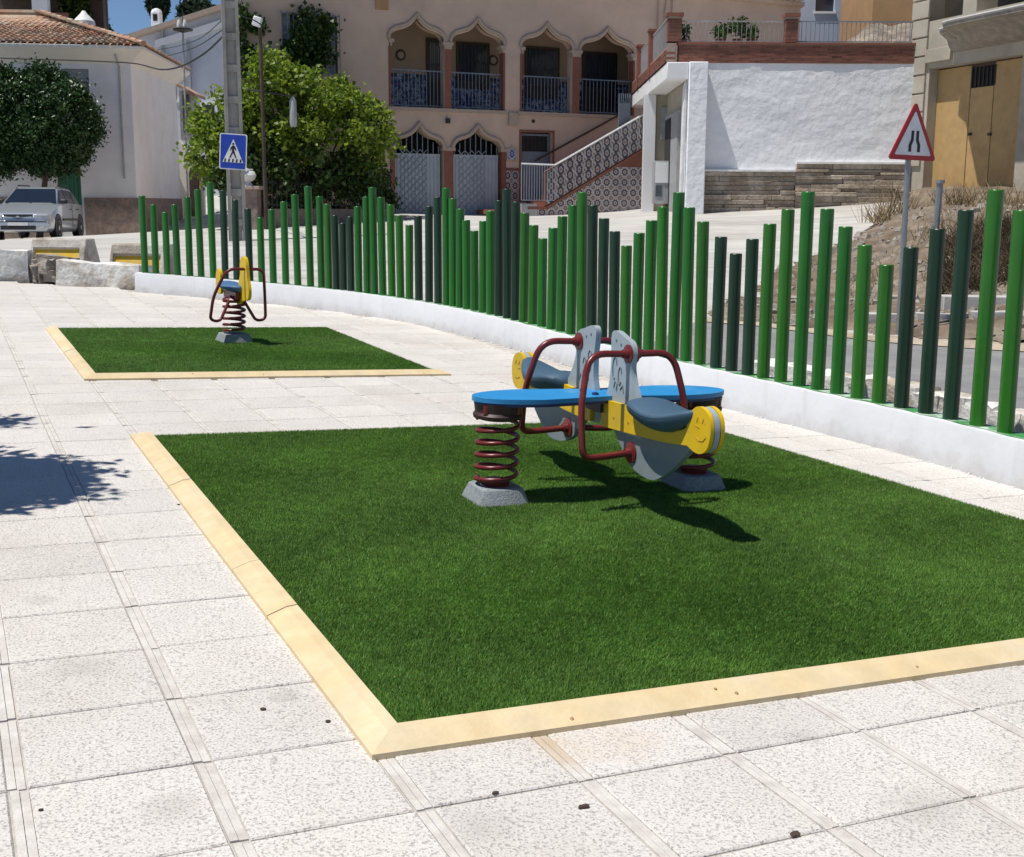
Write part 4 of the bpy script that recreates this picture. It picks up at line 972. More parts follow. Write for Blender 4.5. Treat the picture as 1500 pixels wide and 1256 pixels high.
# outside stair to the terrace: tiled side wall, steps, tiled parapet, handrail
SD = 1.35
STF = frame(PB0 + PNn * SD, PX, PZ, PNn)
def sf_(px, py): return fac(px, py, SD)
stair = thing('outside_stair', frame(plane(880, 312, PB0 + PNn * SD, PNn), PX, PZ, PNn), 'outside stair with flower tiled parapet rising towards the terrace', 'stair')
def sb(name, m, s0, s1, z0, z1, d0, d1, parent=None):
    b = MB(); b.fbox(STF, s0, s1, z0, z1, d0, d1); return b.build(name, M[m], parent or stair)
A0 = sf_(800, 304); B0 = sf_(953, 212); gnd = sf_(880, 318)[1]; sEnd = sf_(953, 300)[0]
slope = (B0[1] - A0[1]) / (B0[0] - A0[0])
b = MB(); b.prism(STF, [(A0[0] - .55, gnd - .5), (sEnd, gnd - .5), (sEnd, B0[1] - .02), (A0[0], A0[1] - .02), (A0[0] - .55, A0[1] - .02)], -SD + .04, -.012); b.build('stair_side', M['terracotta'], stair)
ns_ = 11
for i in range(ns_):
    s = A0[0] + (B0[0] - A0[0]) * i / ns_; z = A0[1] + (B0[1] - A0[1]) * i / ns_; sb('step', 'terracotta', s, s + (B0[0] - A0[0]) / ns_ + .02, z - .03 + .001 * i, z + (B0[1] - A0[1]) / ns_, -SD + .05, -.06)
b = MB(); b.prism(STF, [(A0[0] - .6, A0[1] - .06), (A0[0], A0[1] - .06), (B0[0], B0[1] - .06), (B0[0], B0[1] + .02), (A0[0], A0[1] + .02), (A0[0] - .6, A0[1] + .02)], -.05, .03); b.build('string_course', M['terracotta'], stair)
# side wall tiles (square grid below the string course)
ts = .30; i = 0
while A0[0] + (i + 1) * ts < sEnd - .04:
    s = A0[0] + .02 + i * ts; topz = A0[1] + slope * (s - A0[0]) - .12; j = 0
    lim = min(topz, sf_(900, 252)[1])
    while gnd - .05 + (j + .25) * ts < sf_(900, 249)[1]:
        zl_ = gnd - .05 + j * ts; cut = lambda x: A0[1] + slope * (x - A0[0]) - .075
        if zl_ + ts < cut(s): tile_at(STF @ Matrix.Translation((s, zl_, -.011)), ts, ts, parent=stair)
        else:                                                        # tiles cut along the slope
            x0_, x1_ = s + .004, s + ts - .004; poly = [(x, z) for x, z in ((x0_, zl_ + .004), (x1_, zl_ + .004))]
            n0, n1 = min(cut(x0_), zl_ + ts - .004), min(cut(x1_), zl_ + ts - .004)
            if n1 > zl_ + .05:
                if n0 <= zl_ + .005:
                    xm_ = x0_ + (zl_ + .004 - cut(x0_)) / slope; poly = [(xm_, zl_ + .004), (x1_, zl_ + .004), (x1_, n1)]
                else:
                    poly = [(x0_, zl_ + .004), (x1_, zl_ + .004), (x1_, n1)]
                    if cut(x1_) > zl_ + ts - .004: poly.append((x0_ + (zl_ + ts - .004 - cut(x0_)) / slope, zl_ + ts - .004)) if cut(x0_) < zl_ + ts - .004 else None
                    poly.append((x0_, n0))
                b = MB(); b.prism(STF, poly, -.011, .003); b.build('wall_tile', M['azulp'], stair)
        j += 1
    i += 1
for i in range(2): tile_at(STF @ Matrix.Translation((A0[0] - .58 + i * .3, gnd - .02, -.011)), .3, .3, parent=stair)
sb('switch_cabinet', 'metergrey', sf_(764, 300)[0], sf_(786, 300)[0], gnd - .2, sf_(770, 297)[1] - .03, -.3, 0.02)
# parapet tiles: sheared to follow the slope
b = MB(); PHt = .98
tri = [(A0[0] - .02, A0[1] + .03), (B0[0], B0[1] + .03), (B0[0], B0[1] + .03 + PHt), (A0[0] - .02, A0[1] + .03 + PHt)]
b.prism(STF, tri, -.14, -.012); b.build('parapet', M['terracotta'], stair)
nsx = int((B0[0] - A0[0]) / .30)
for i in range(nsx):
    for j in range(3):
        s = A0[0] + .01 + i * .30; z = A0[1] + slope * (s - A0[0]) + .05 + j * .31
        Mx = STF @ Matrix.Translation((s, z, -.011)) @ Matrix(((1, 0, 0, 0), (slope, 1, 0, 0), (0, 0, 1, 0), (0, 0, 0, 1)))
        b = MB(); b.fbox(Mx, .004, .296, .004, .306, 0, .014)
        key = ('shear', j >= 0)
        if key not in tme:
            bb = MB(); Sh = Matrix(((1, 0, 0, 0), (slope, 1, 0, 0), (0, 0, 1, 0), (0, 0, 0, 1))); bb.fbox(Sh, .004, .296, .004, .306, 0, .014); o = bb.build('parapet_tile', M['azulp'], None, local=True); tme[key] = o.data; bpy.data.objects.remove(o)
        o = link(bpy.data.objects.new('parapet_tile', tme[key]), stair); o.matrix_local = WM[stair].inverted() @ STF @ Matrix.Translation((s, z, -.011))
hr = [(sf_(764, 240)), sf_(813, 242), sf_(946, 166)]
MB().tube([STF @ Vector((p[0], p[1], .0)) for p in hr], .03, 6).build('handrail', M['whiteiron'], stair)
MB().tube([STF @ Vector((hr[1][0], hr[1][1] + .16, -SD + .06)), STF @ Vector((hr[2][0], hr[2][1] + .1, -SD + .06))], .03, 6).build('wall_rail', M['darkwood'], stair)
b = MB(); z0_ = sf_(780, 293)[1]
for i in range(14): s = hr[0][0] + (hr[1][0] - hr[0][0]) * i / 13; b.fbox(STF, s - .008, s + .008, z0_, hr[0][1], -.01, .01)
b.fbox(STF, hr[0][0], hr[1][0], z0_ - .02, z0_, -.015, .015); b.build('landing_railing', M['gate'], stair)['kind'] = 'stuff'
gs, ge = sf_(914, 150)[0], sf_(930, 150)[0]; b = MB()
for i in range(6): s = gs + (ge - gs) * i / 5; b.fbox(STF, s - .012, s + .012, sf_(920, 212)[1], sf_(920, 136)[1], -.3, -.27)
b.fbox(STF, gs, ge, sf_(920, 195)[1], sf_(920, 150)[1], -.29, -.28); b.build('stair_gate', M['greyiron'], stair)
dk = sb('landing_floor', 'terracotta', A0[0] - 1.6, A0[0] - .001, A0[1] - .2, A0[1] - .07, -SD + .04, -.06)

# ------------------------------------------------------------------ terrace building: white wall, brick parapet, overhanging slab
TY = 30.0
def tb(px, py, Y=TY): return at(px, py, Y)
tL, tR = tb(1034, 200)[0], tb(1319, 200)[0] + .22; tTop = tb(1150, 93)[2]; tBase = tb(1150, 250)[2] - .35
TFm = frame((0, TY, 0), (1, 0, 0), (0, 0, 1), (0, -1, 0))
terr = thing('terrace_building', (tL, TY, float(gz(tL, TY))), 'white walled building with a brick railed roof terrace above the ramp', 'building')
def tbx(name, m, x0, x1, z0, z1, d0, d1, parent=None, **k):
    b = MB(); b.fbox(TFm, x0, x1, z0, z1, d0, d1); return b.build(name, M[m], parent or terr, **k)
# a wall face with an uneven hand-plastered surface
nx_, nz_ = 70, 50; rg2 = np.random.default_rng(2); b = MB(); X_ = np.linspace(tL, tR, nx_); Z_ = np.linspace(tBase, tTop, nz_)
nz2 = np.zeros((nz_, nx_))
for f, a in ((1.1, .014), (2.6, .006), (5.5, .003)):
    ph = rg2.random(6) * 6; gx_, gz_ = np.meshgrid(X_, Z_); nz2 += a * (np.sin(gx_ * f + ph[0] + 1.4 * np.sin(gz_ * f * 1.3 + ph[1])) * np.sin(gz_ * f * 1.7 + ph[2] + np.sin(gx_ * f * .8 + ph[3])))
vs = [(X_[i], TY - nz2[j, i], Z_[j]) for j in range(nz_) for i in range(nx_)]
b.add(vs, [(j * nx_ + i, j * nx_ + i + 1, (j + 1) * nx_ + i + 1, (j + 1) * nx_ + i) for j in range(nz_ - 1) for i in range(nx_ - 1)]); b.build('front_wall', M['wallwhite'], terr, smooth=True, angle=80)
tbx('wall_core', 'wallwhite', tL - .02, tR, -.5, tTop - .01, -7.5, -.12)
pilL, pilR = tb(1007, 200, TY - .38)[0], tb(1034.5, 200, TY - .38)[0]
tbx('pillar', 'wallwhite', pilL, pilR, -.3, tTop - .01, -.3, .38, bevel=.02)
# weathered courses below, stepping up to the right, with a sunlit ledge
xm = tb(1165, 245)[0]
lz1, lz2 = tb(1100, 252)[2], tb(1240, 241)[2]
rgc = random.Random(5)
for x0, x1, zt in ((pilR + .01, xm - .003, lz1), (xm + .003, tR + .05, lz2)):
    z = zt; k_ = 0
    while z > zt - 1.9:
        h = rgc.uniform(.055, .13); x = x0
        while x < x1 - .05:
            w = min(rgc.uniform(.35, 1.5), x1 - x); w = x1 - x if x1 - x - w < .3 else w
            tbx('course_block', 'strata', x + .002, x + w - .002, z - h + .004, z, -.1, .08 + rgc.uniform(-.07, .06), bevel=.014); x += w
        z -= h; k_ += 1
    tbx('ledge', 'ledge', x0, x1, zt + .002, zt + .05, -.1, .13)
# floor slab with its overhang to the left, brick parapet, pillars, railings
slz = tTop; ov = tb(1008, 130)[0]; ovR = 5.3; ovL = ov - .02
sl = MB(); sl.fbox(TFm, ov - .55, pilL - .004, slz - .40, slz - .02, -8.4, .34); sl.build('overhang_slab', M['housewhite'], terr, bevel=.02)
def bricks(name, Mx, length, z0, z1, depth, parent, face=True, bw=.24, bh=.058, gap=.010):
    mb = MB(); rgb = random.Random(hash(name) % 97 + int(length * 10)); z = z0; r = 0
    while z + bh < z1 + .004:
        x = -bw / 2 if r % 2 else 0
        while x < length - .02:
            a, e = max(x, 0), min(x + bw - gap, length)
            if e - a > .03: mb.fbox(Mx, a, e, z, z + bh - gap, -depth + rgb.uniform(0, .004), rgb.uniform(-.003, .006))
            x += bw
        z += bh; r += 1
    o = mb.build(name, M['brick'], parent); o['kind'] = 'stuff'
    mo = MB(); mo.fbox(Mx, .003, length - .003, z0, z1, -depth + .012, -.010); mo.build('mortar', M['mortar'], parent)
    return o
pz0, pz1 = slz + .0, tb(1150, 66)[2]; rz = tb(1150, 24)[2]
lenF = tR - (ov - .25)
bricks('parapet_brick', TFm @ Matrix.Translation((ov - .25, 0, .015)), lenF, pz0, pz1, .25, terr)
tbx('parapet_coping', 'terracotta', ov - .27, tR, pz1 + .002, pz1 + .05, -.26, .05)
TSm = frame((ov - .57, TY + 8.4, 0), (0, -1, 0), (0, 0, 1), (-1, 0, 0))                 # the side that runs back to the house
bricks('parapet_brick', TSm, 8.4 + .24, pz0, pz1 - .1, .22, terr)
for px0, px1 in ((978, 998), (1150, 1168)):
    x0, x1 = tb(px0, 50)[0], tb(px1, 50)[0]
    bricks('pillar_brick', TFm @ Matrix.Translation((x0, 0, .055)), x1 - x0, pz1 + .06, rz - .02, .30, terr)
    tbx('pillar_cap', 'terracotta', x0 - .04, x1 + .04, rz - .018, rz + .06, -.28, .10)
for Yp in (33.2, 36.3):
    x0 = ov - .6; b = MB(); b.fbox(TFm, x0, x0 + .3, pz1 - .4, pz1 + .72, TY - Yp - .3, TY - Yp); b.build('pillar', M['brick'], terr); b = MB(); b.fbox(TFm, x0 - .03, x0 + .33, pz1 + .722, pz1 + .78, TY - Yp - .33, TY - Yp + .03); b.build('pillar_cap', M['terracotta'], terr)
for xa, xb in ((tb(999, 50)[0], tb(1149, 50)[0]), (tb(1169, 50)[0], tR)):
    b = MB(); n_ = int((xb - xa) / .105)
    for i in range(n_ + 1): x = xa + (xb - xa) * i / n_; b.fbox(TFm, x - .006, x + .006, pz1 + .08, rz - .12, -.12, -.106)
    b.fbox(TFm, xa, xb, rz - .12, rz - .09, -.13, -.096); b.fbox(TFm, xa, xb, pz1 + .08, pz1 + .10, -.125, -.101)
    b.build('terrace_railing', M['terraceiron'] if xa < 6 else M['greyiron'], terr)['kind'] = 'stuff'
for Ya, Yb in ((30.3, 33.2), (33.5, 36.3)):
    b = MB(); n_ = 20
    for i in range(n_ + 1): y = Ya + (Yb - Ya) * i / n_; b.fbox(TFm, ov - .50, ov - .484, pz1 - .1, pz1 + .6, TY - y - .008, TY - y + .008)
    b.fbox(TFm, ov - .51, ov - .474, pz1 + .6, pz1 + .63, TY - Yb, TY - Ya); b.build('side_railing', M['terraceiron'], terr)['kind'] = 'stuff'
# the recess under the overhang: a side wall, cabinet, downpipe
RY = 33.9
def rx_(px): return float(at(px, 200, RY)[0])
def rz_(py): return float(at(970, py, RY)[2])
tbx('recess_wall', 'cement', rx_(943), rx_(1016), -.2, slz - .405, TY - RY - .3, TY - RY)
tbx('recess_pier', 'housewhite', rx_(942), rx_(959), -.2, slz - .407, TY - RY + .001, TY - RY + .12)
tbx('recess_doorway', 'dark', rx_(982), rx_(998), -.2, rz_(150), TY - RY + .001, TY - RY + .03)
tbx('recess_window', 'shutter', rx_(967), rx_(981), rz_(205), rz_(158), TY - RY + .001, TY - RY + .08)
tbx('recess_side', 'cement', pilL + .02, pilR - .02, -.2, slz - .03, TY - RY, -.301)
tbx('side_door', 'metergrey', pilL - .06, pilL + .019, .6, slz - 1.0, TY - 33.5, TY - 31.0); tbx('side_door_dark', 'dark', pilL - .075, pilL - .061, .7, slz - 1.1, TY - 33.4, TY - 32.3)
cz_ = lambda py: float(at(970, py, 32.4)[2])
cb = MB(); cb.fbox(TFm, float(at(958, 250, 32.4)[0]), float(at(981, 250, 32.4)[0]), cz_(299), cz_(236), TY - 32.8, TY - 32.4); cb = cb.build('meter_cabinet', M['metergrey'], terr, bevel=.01)
tbx('cabinet_door', 'housewhite', float(at(960, 250, 32.4)[0]), float(at(979, 250, 32.4)[0]), cz_(268), cz_(238), TY - 32.399, TY - 32.38, cb); tbx('cabinet_window', 'pane', float(at(961, 250, 32.4)[0]), float(at(970, 250, 32.4)[0]), cz_(288), cz_(272), TY - 32.399, TY - 32.385, cb)
px_ = tb(1001, 200, TY - .2)
MB().tube(arc_path([(px_[0] + .12, TY + .0, tb(1001, 122)[2] + .15), (px_[0], TY - .22, tb(1001, 132)[2]), (px_[0] - .02, TY - .22, -.2 + 1.2)], .12), .055, 10).build('downpipe', M['pipe'], terr, smooth=True)
# potted plants on the terrace
for i, (px, n_, h) in enumerate(((1003, 500, .3), (1060, 600, .35), (1085, 700, .55), (1105, 500, .35))):
    base = np.array([tb(px, 60)[0], TY + .45, pz1 - .05]); t = thing('potted_plant', base, ['bushy potted plant in the terrace corner by the brick pillar', 'low potted plant left of the tall one behind the terrace railing', 'tallest dark potted plant behind the terrace railing', 'low potted plant right of the tall one behind the terrace railing'][i], 'plant', 'potted plants on the terrace')
    MB().lathe(Matrix.Translation(Vector(base)), [(.09, 0), (.13, .22), (.14, .23)], 10).build('pot', M['terracotta'], t)
    leaf_cloud('foliage', clumps(base + [0, 0, .22 + h / 2], (.22, .2, h / 2), 14, n_ // 2, .06, 70 + i, .3), .10, M['leafmid'], t, i)

# ------------------------------------------------------------------ unfinished cement building on the right
CB0 = at(1322, 290, 30.2); CX_ = nrm([.33, -.944, 0]); CN = np.array([CX_[1], -CX_[0], 0])   # along the wall towards us; outwards to the street
if CN[0] > 0: CN = -CN
CF = frame(CB0, CX_, (0, 0, 1), CN)
def cf_(px, py, d=0.):
    p = plane(px, py, CB0 + CN * d, CN) - CB0; return (float(p @ CX_), float(p[2]))
cem = thing('cement_building', CF, 'unfinished grey cement building with ochre garage door and heavy cornice', 'building')
def cb_(name, m, s0, s1, z0, z1, d0, d1, parent=None, **k):
    b = MB(); b.fbox(CF, s0, s1, z0, z1, d0, d1); return b.build(name, M[m], parent or cem, **k)
z0c = -1.5; ds0, ds1 = cf_(1357, 180)[0], cf_(1491, 180)[0]; dzt = cf_(1440, 92)[1] + .05; dzb = cf_(1390, 272)[1] - .3
u1 = [cf_(1353, 40)[0], cf_(1410, 20)[0], cf_(1430, 20)[0], 6.2]; uz0, uz1 = cf_(1380, 28)[1], cf_(1380, 28)[1] + 2.0
sE = 9.0; zC = uz1 + 1.2
b = MB(); b.prism(CF, [(0, z0c), (sE, z0c), (sE, zC), (0, zC)], -.56, 0, [[(ds0, dzb), (ds1, dzb), (ds1, dzt), (ds0, dzt)], [(u1[0], uz0), (u1[1], uz0), (u1[1], uz1), (u1[0], uz1)], [(u1[2], uz0), (u1[3], uz0), (u1[3], uz1), (u1[2], uz1)]])
b.build('street_wall', M['cement'], cem)
cb_('end_wall', 'cement', 0, .3, z0c, zC, -6, -.561); cb_('end_wall', 'cement', sE - .3, sE, z0c, zC, -6, -.561); cb_('back_wall', 'cement', 0, sE, z0c, zC, -6.3, -6.001); cb_('roof_slab', 'cement', -.1, sE, zC + .001, zC + .2, -6.4, .1)
cb_('upper_floor', 'cement', .301, sE - .301, uz0 - .5, uz0 - .25, -6, -.561); cb_('room_back', 'dark', .301, sE - .301, uz0 - .2, zC - .01, -3.2, -3.1)
# garage door: three tall boards, a barred vent, a reveal
gd = cb_('garage_door', 'darkwood', ds0, ds1, dzb, dzt, -.34, -.291)
c1_, c2_ = cf_(1419, 180, -.27)[0], cf_(1453, 180, -.27)[0]; ds0b = cf_(1371, 180, -.27)[0]
cb_('door_jamb', 'cementdark', ds0 + .001, ds0b - .01, dzb, dzt - .002, -.29, -.23, gd)
for s0_, s1_ in ((ds0b, c1_ - .012), (c1_ + .012, c2_ - .012), (c2_ + .012, ds1 - .005)):
    top_ = dzt - .03 if s0_ != c1_ + .012 else cf_(1437, 128, -.27)[1]
    cb_('door_board', 'ochre', s0_, s1_, dzb, top_, -.29, -.255, gd, bevel=.006)
cb_('vent_backing', 'dark', c1_, c2_ + .05, cf_(1437, 127, -.27)[1], cf_(1437, 98, -.27)[1], -.289, -.275, gd)
b = MB()
for i in range(7): s = c1_ + .03 + (c2_ - c1_) * i / 6; b.fbox(CF, s - .014, s + .014, cf_(1437, 127, -.27)[1], cf_(1437, 98, -.27)[1], -.27, -.245)
b.build('vent_bars', M['iron'], gd)['kind'] = 'stuff'
for px in (1421, 1450):
    p = cf_(px, 197, -.25); cb_('door_latch', 'iron', p[0] - .05, p[0] + .05, p[1] - .03, p[1] + .03, -.254, -.22, gd)
# quoin blocks at the corner
zq = cf_(1340, 160)[1]; q0, q1 = cf_(1328, 100)[0], cf_(1343, 100)[0]
for i in range(-4, 9):
    z = cf_(1340, 139)[1] + i * .42; cb_('quoin', 'cement', .02, .62, z + .02, z + .40, .001, .055, bevel=.008)
# moulded band and the projecting cornice balcony
bz0, bz1 = cf_(1390, 100)[1], cf_(1390, 100)[1] + .30
cb_('moulded_band', 'cement', .62 + .01, cf_(1396, 85)[0], dzt + .12, dzt + .42, .001, .09, bevel=.01)
prof = [(0, 0), (.10, .03), (.22, .12), (.30, .26), (.52, .36), (.60, .38), (.60, .46), (0, .46)]
cs0, cz = cf_(1398, 70)[0], cf_(1398, 72)[1]
Mc = CF @ Matrix(((0, 0, 1, cs0), (0, 1, 0, cz - .05), (1, 0, 0, 0), (0, 0, 0, 1)))
b = MB(); segs = 26; ring = []
for i in range(segs + 1):
    s = cs0 + (sE - cs0) * i / segs; bow = .68 + 1.15 * (1 / (1 + math.exp(-(s - cf_(1424, 60)[0]) * 7)))
    ring.append([CF @ Vector((s, cz - .08 + y, x * bow + .001)) for x, y in prof])
k = len(prof); vs = [p for r in ring for p in r]
b.add(vs, [(i * k + j, (i + 1) * k + j, (i + 1) * k + (j + 1) % k, i * k + (j + 1) % k) for i in range(segs) for j in range(k)] + [tuple(range(k)), tuple(range(segs * k, segs * k + k))[::-1]])
b.build('cornice', M['cementdark'], cem, smooth=True, angle=30)
b = MB(); rr = [[r[5], r[6]] for r in ring]
b.tube([(r[6] + Vector((0, 0, .02))) for r in ring], .035, 6); b.build('cornice_edge', M['kerb'], cem)

# ------------------------------------------------------------------ houses further back on the right
hb = at(1225, 60, 46); bl = thing('pale_blue_house', (hb[0], 46, float(gz(hb[0], 46))), 'pale blue house with one dark window above the terrace railing', 'house')
b = MB(); xw0, xw1 = at(1160, 0, 46)[0], at(1284, 0, 46)[0]; ww = at(1195, 0, 46)[0], at(1223, 0, 46)[0]; wz = at(1209, 17, 46)[2]
BFm = frame((0, 46, 0), (1, 0, 0), (0, 0, 1), (0, -1, 0))
b.prism(BFm, [(xw0, 0), (xw1, 0), (xw1, 11), (xw0, 11)], -.3, 0, [[(ww[0], wz), (ww[1], wz), (ww[1], wz + 1.3), (ww[0], wz + 1.3)]]); b.build('wall', M['paleblue'], bl)
b = MB(); b.fbox(BFm, ww[0], ww[1], wz, wz + 1.3, -.2, -.15); wo = b.build('window', M['pane'], bl); b = MB(); b.fbox(BFm, ww[0] - .05, ww[1] + .05, wz - .08, wz - .002, -.25, .05); b.build('sill', M['housewhite'], wo)
b = MB(); b.fbox(BFm, xw0, xw1, 11.01, 11.2, -6, .2); b.fbox(BFm, xw0, xw0 + .3, 0, 11, -6, -.301); b.fbox(BFm, xw1 - .3, xw1, 0, 11, -6, -.301); b.build('roof', M['paleblue'], bl)
hb = at(1300, 20, 41); oc = thing('ochre_house', (hb[0], 41, float(gz(hb[0], 41))), 'ochre walled house glimpsed between the pale blue house and cement building', 'house')
b = MB(); b.fbox(frame((0, 41, 0), (1, 0, 0), (0, 0, 1), (0, -1, 0)), at(1279, 0, 41)[0], at(1279, 0, 41)[0] + 5, 0, 10.5, -4, 0); b.build('wall', M['ochrewall'], oc)
b = MB(); b.fbox(frame((0, 41, 0), (1, 0, 0), (0, 0, 1), (0, -1, 0)), at(1279, 0, 41)[0] - .2, at(1279, 0, 41)[0] + 5.2, 10.51, 10.7, -4.2, .2); b.build('roof', M['rooftile'], oc)
# rocky bank behind the terrace
rx = np.linspace(at(1205, 65, 39)[0], at(1345, 65, 39)[0], 30); ry = np.linspace(37.8, 40.8, 14)
def bank_z(X, Y):
    t = (X - rx[0]) / (rx[-1] - rx[0]); return at(1260, 60, 38)[2] - .6 + np.clip(t * 2.0, 0, 1) * 1.35 * np.clip((Y - 37.6) / 1.6, .25, 1) + .12 * np.sin(X * 5 + Y * 3) * np.sin(Y * 6) - (Y - 38) * 0.1
sheet('rock_bank', rx, ry, bank_z, M['stonebank'])

# ------------------------------------------------------------------ white house on the left
WY = 41.0; WX = nrm([.992, .125, 0]); WN = np.array([WX[1], -WX[0], 0])
WB0 = at(203, 340, WY); WF = frame(WB0, WX, (0, 0, 1), WN)
def wf_(px, py, d=0.):
    p = plane(px, py, WB0 + WN * d, WN) - WB0; return (float(p @ WX), float(p[2]))
wh = thing('white_house', WF, 'two storey white house with clay tile hipped roof behind the parked car', 'house')
def wb(name, m, s0, s1, z0, z1, d0, d1, parent=None, Fm=None, **k):
    b = MB(); b.fbox(Fm or WF, s0, s1, z0, z1, d0, d1); return b.build(name, M[m], parent or wh, **k)
ez = wf_(100, 92)[1]; pz = wf_(160, 290)[1]
wl, wr = wf_(90, 130)[0], wf_(131, 130)[0]; wzt = wf_(110, 101)[1]; wzb = wzt - 1.25
gl, gr = wf_(83, 260)[0], wf_(118, 260)[0]; gzt = wf_(100, 238)[1]
b = MB(); b.prism(WF, [(-14, -1), (0, -1), (0, ez), (-14, ez)], -.35, 0, [[(wl, wzb), (wr, wzb), (wr, wzt), (wl, wzt)], [(gl, 0.02), (gr, 0.02), (gr, gzt), (gl, gzt)]]); b.build('front_wall', M['housewhite'], wh)
w_ = wb('window', 'shutter', wl, wr, wzb, wzt, -.12, -.08)
for i in range(9): wb('shutter_slat', 'shutter', wl + .02, wr - .02, wzb + .03 + i * .135, wzb + .155 + i * .135, -.079, -.066, w_)
wb('window_sill', 'housecream', wl - .06, wr + .06, wzb - .08, wzb - .002, -.1, .06, w_)
g_ = wb('garage_door', 'greendoor', gl, gr, 0.02, gzt, -.2, -.15)
for i in range(6): wb('door_board', 'greendoor', gl + .01 + (gr - gl) * i / 6, gl - .01 + (gr - gl) * (i + 1) / 6, .05, gzt - .04, -.149, -.13, g_)
# the side wall runs straight back from the corner
WX2 = nrm([-.065, 1, 0]); WN2 = np.array([WX2[1], -WX2[0], 0]); WF2 = frame(WB0, WX2, (0, 0, 1), WN2)
s2 = 7.2
wb('side_wall', 'housewhite', 0.002, s2, -1, ez, -.35, 0, Fm=WF2)
c3 = WB0 + WX2 * s2
wb('back_wall', 'housewhite', -14, -.9, -1, ez, -7.3, -7.0); wb('far_side_wall', 'housewhite', -14, -13.7, -1, ez, -7, -.351)
wb('plinth', 'stonebase', gr + .08, .045, -1, pz, .001, .05); wb('plinth', 'stonebase', 0.05, s2 - .05, -1, pz, .001, .05, Fm=WF2)
wb('plinth', 'stonebase', -14, gl - .08, -1, pz, .001, .05)
# deep eave cornice, gutter line, roof of clay tiles
ovh = .55
E0 = WB0 - WX * 14; corner = [E0 + WN * ovh, WB0 + (WN + WN2) / (1 + WN @ WN2) * ovh, c3 + WN2 * ovh]
inner = [E0, WB0, c3]
zE = WB0[2] + ez; zG = WB0[2] + wf_(100, 66, ovh)[1]
b = MB(); vs = []
for i in range(3):
    for q, z in ((inner[i], zE - .02), (inner[i] + (corner[i] - inner[i]) * .45, zE + .18), (corner[i], zG - .08), (corner[i], zG)): vs.append((q[0], q[1], z))
b.add(vs, [(i * 4 + j, (i + 1) * 4 + j, (i + 1) * 4 + j + 1, i * 4 + j + 1) for i in range(2) for j in range(3)]); b.build('eave_cornice', M['housecream'], wh)
apex1 = E0 - WN * 5.5; apex2 = np.array([at(62, 30, WY + 4.5)[0], WY + 4.5, 0]); zR = float(at(62, 22, WY + 4.5)[2])
roofs = [((corner[0], corner[1]), (apex1, apex2)), ((corner[1], corner[2]), (apex2, apex2))]
rt = MB(); under = MB(); rgR = random.Random(9)
for (a, c), (t0, t1) in roofs:
    a3, c3_, t03, t13 = [np.array([p[0], p[1], z]) for p, z in ((a, zG + .02), (c, zG + .02), (t0, zR), (t1, zR))]
    under.quad(a3, c3_, t13, t03)
    Lb = np.linalg.norm(c3_ - a3); ncol = max(2, int(Lb / .21)); Lt = np.linalg.norm((t03 + t13) / 2 - (a3 + c3_) / 2); nr_ = int(Lt / .34)
    nrmv = np.cross(c3_ - a3, t03 - a3); nrmv /= np.linalg.norm(nrmv); nrmv *= np.sign(nrmv[2])
    ex_ = (c3_ - a3) / Lb; up_ = np.cross(nrmv, ex_); up_ *= np.sign(up_[2])
    for i in range(ncol):
        for j in range(nr_):
            f = (i + .5) / ncol; p0 = a3 + ex_ * Lb * f + up_ * j * .34; p1 = p0 + up_ * .42
            # keep inside the triangle or trapezium
            h = j / nr_; lo_ = (t03 - a3) @ ex_ / Lb * h; hi_ = 1 + ((t13 - c3_) @ ex_ / Lb) * h
            if not (lo_ - .01 <= f <= hi_ + .01): continue
            w0, w1 = .095, .075; ring = []
            for p, w_t, lift in ((p0, w0, .045), (p1, w1, .012)):
                p = p + nrmv * (lift + rgR.uniform(0, .012)) + ex_ * rgR.uniform(-.012, .012)
                ring.append([p + ex_ * w_t * math.cos(t) + nrmv * w_t * .75 * math.sin(t) for t in np.linspace(0, math.pi, 5)])
            rt.add(ring[0] + ring[1], [(q, q + 5, q + 6, q + 1) for q in range(4)] + [(0, 1, 2, 3, 4)])
under.build('roof_deck', M['rooftile'], wh); o = rt.build('roof_tile', M['rooftile'], wh); o['kind'] = 'stuff'
hp = MB()
for a, t in ((corner[1], apex2),):
    A3 = np.array([a[0], a[1], zG + .08]); T3 = np.array([t[0], t[1], zR + .08])
    for i in range(18): hp.tube([A3 + (T3 - A3) * i / 18, A3 + (T3 - A3) * (i + 1.15) / 18], [.11, .085], 7)
hp.tube([np.array([apex1[0], apex1[1], zR + .06]), np.array([apex2[0], apex2[1], zR + .06])], .11, 7)
hp.build('hip_tile', M['rooftile'], wh)['kind'] = 'stuff'
b = MB(); p = WB0 - WX * .35 + WN * .07; b.tube([(p[0], p[1], WB0[2] + wf_(193, 262)[1]), (p[0], p[1], zE - .1), (p[0] + .0, p[1] - .3, zE + .25)], .035, 6); b.build('downpipe', M['metergrey'], wh)
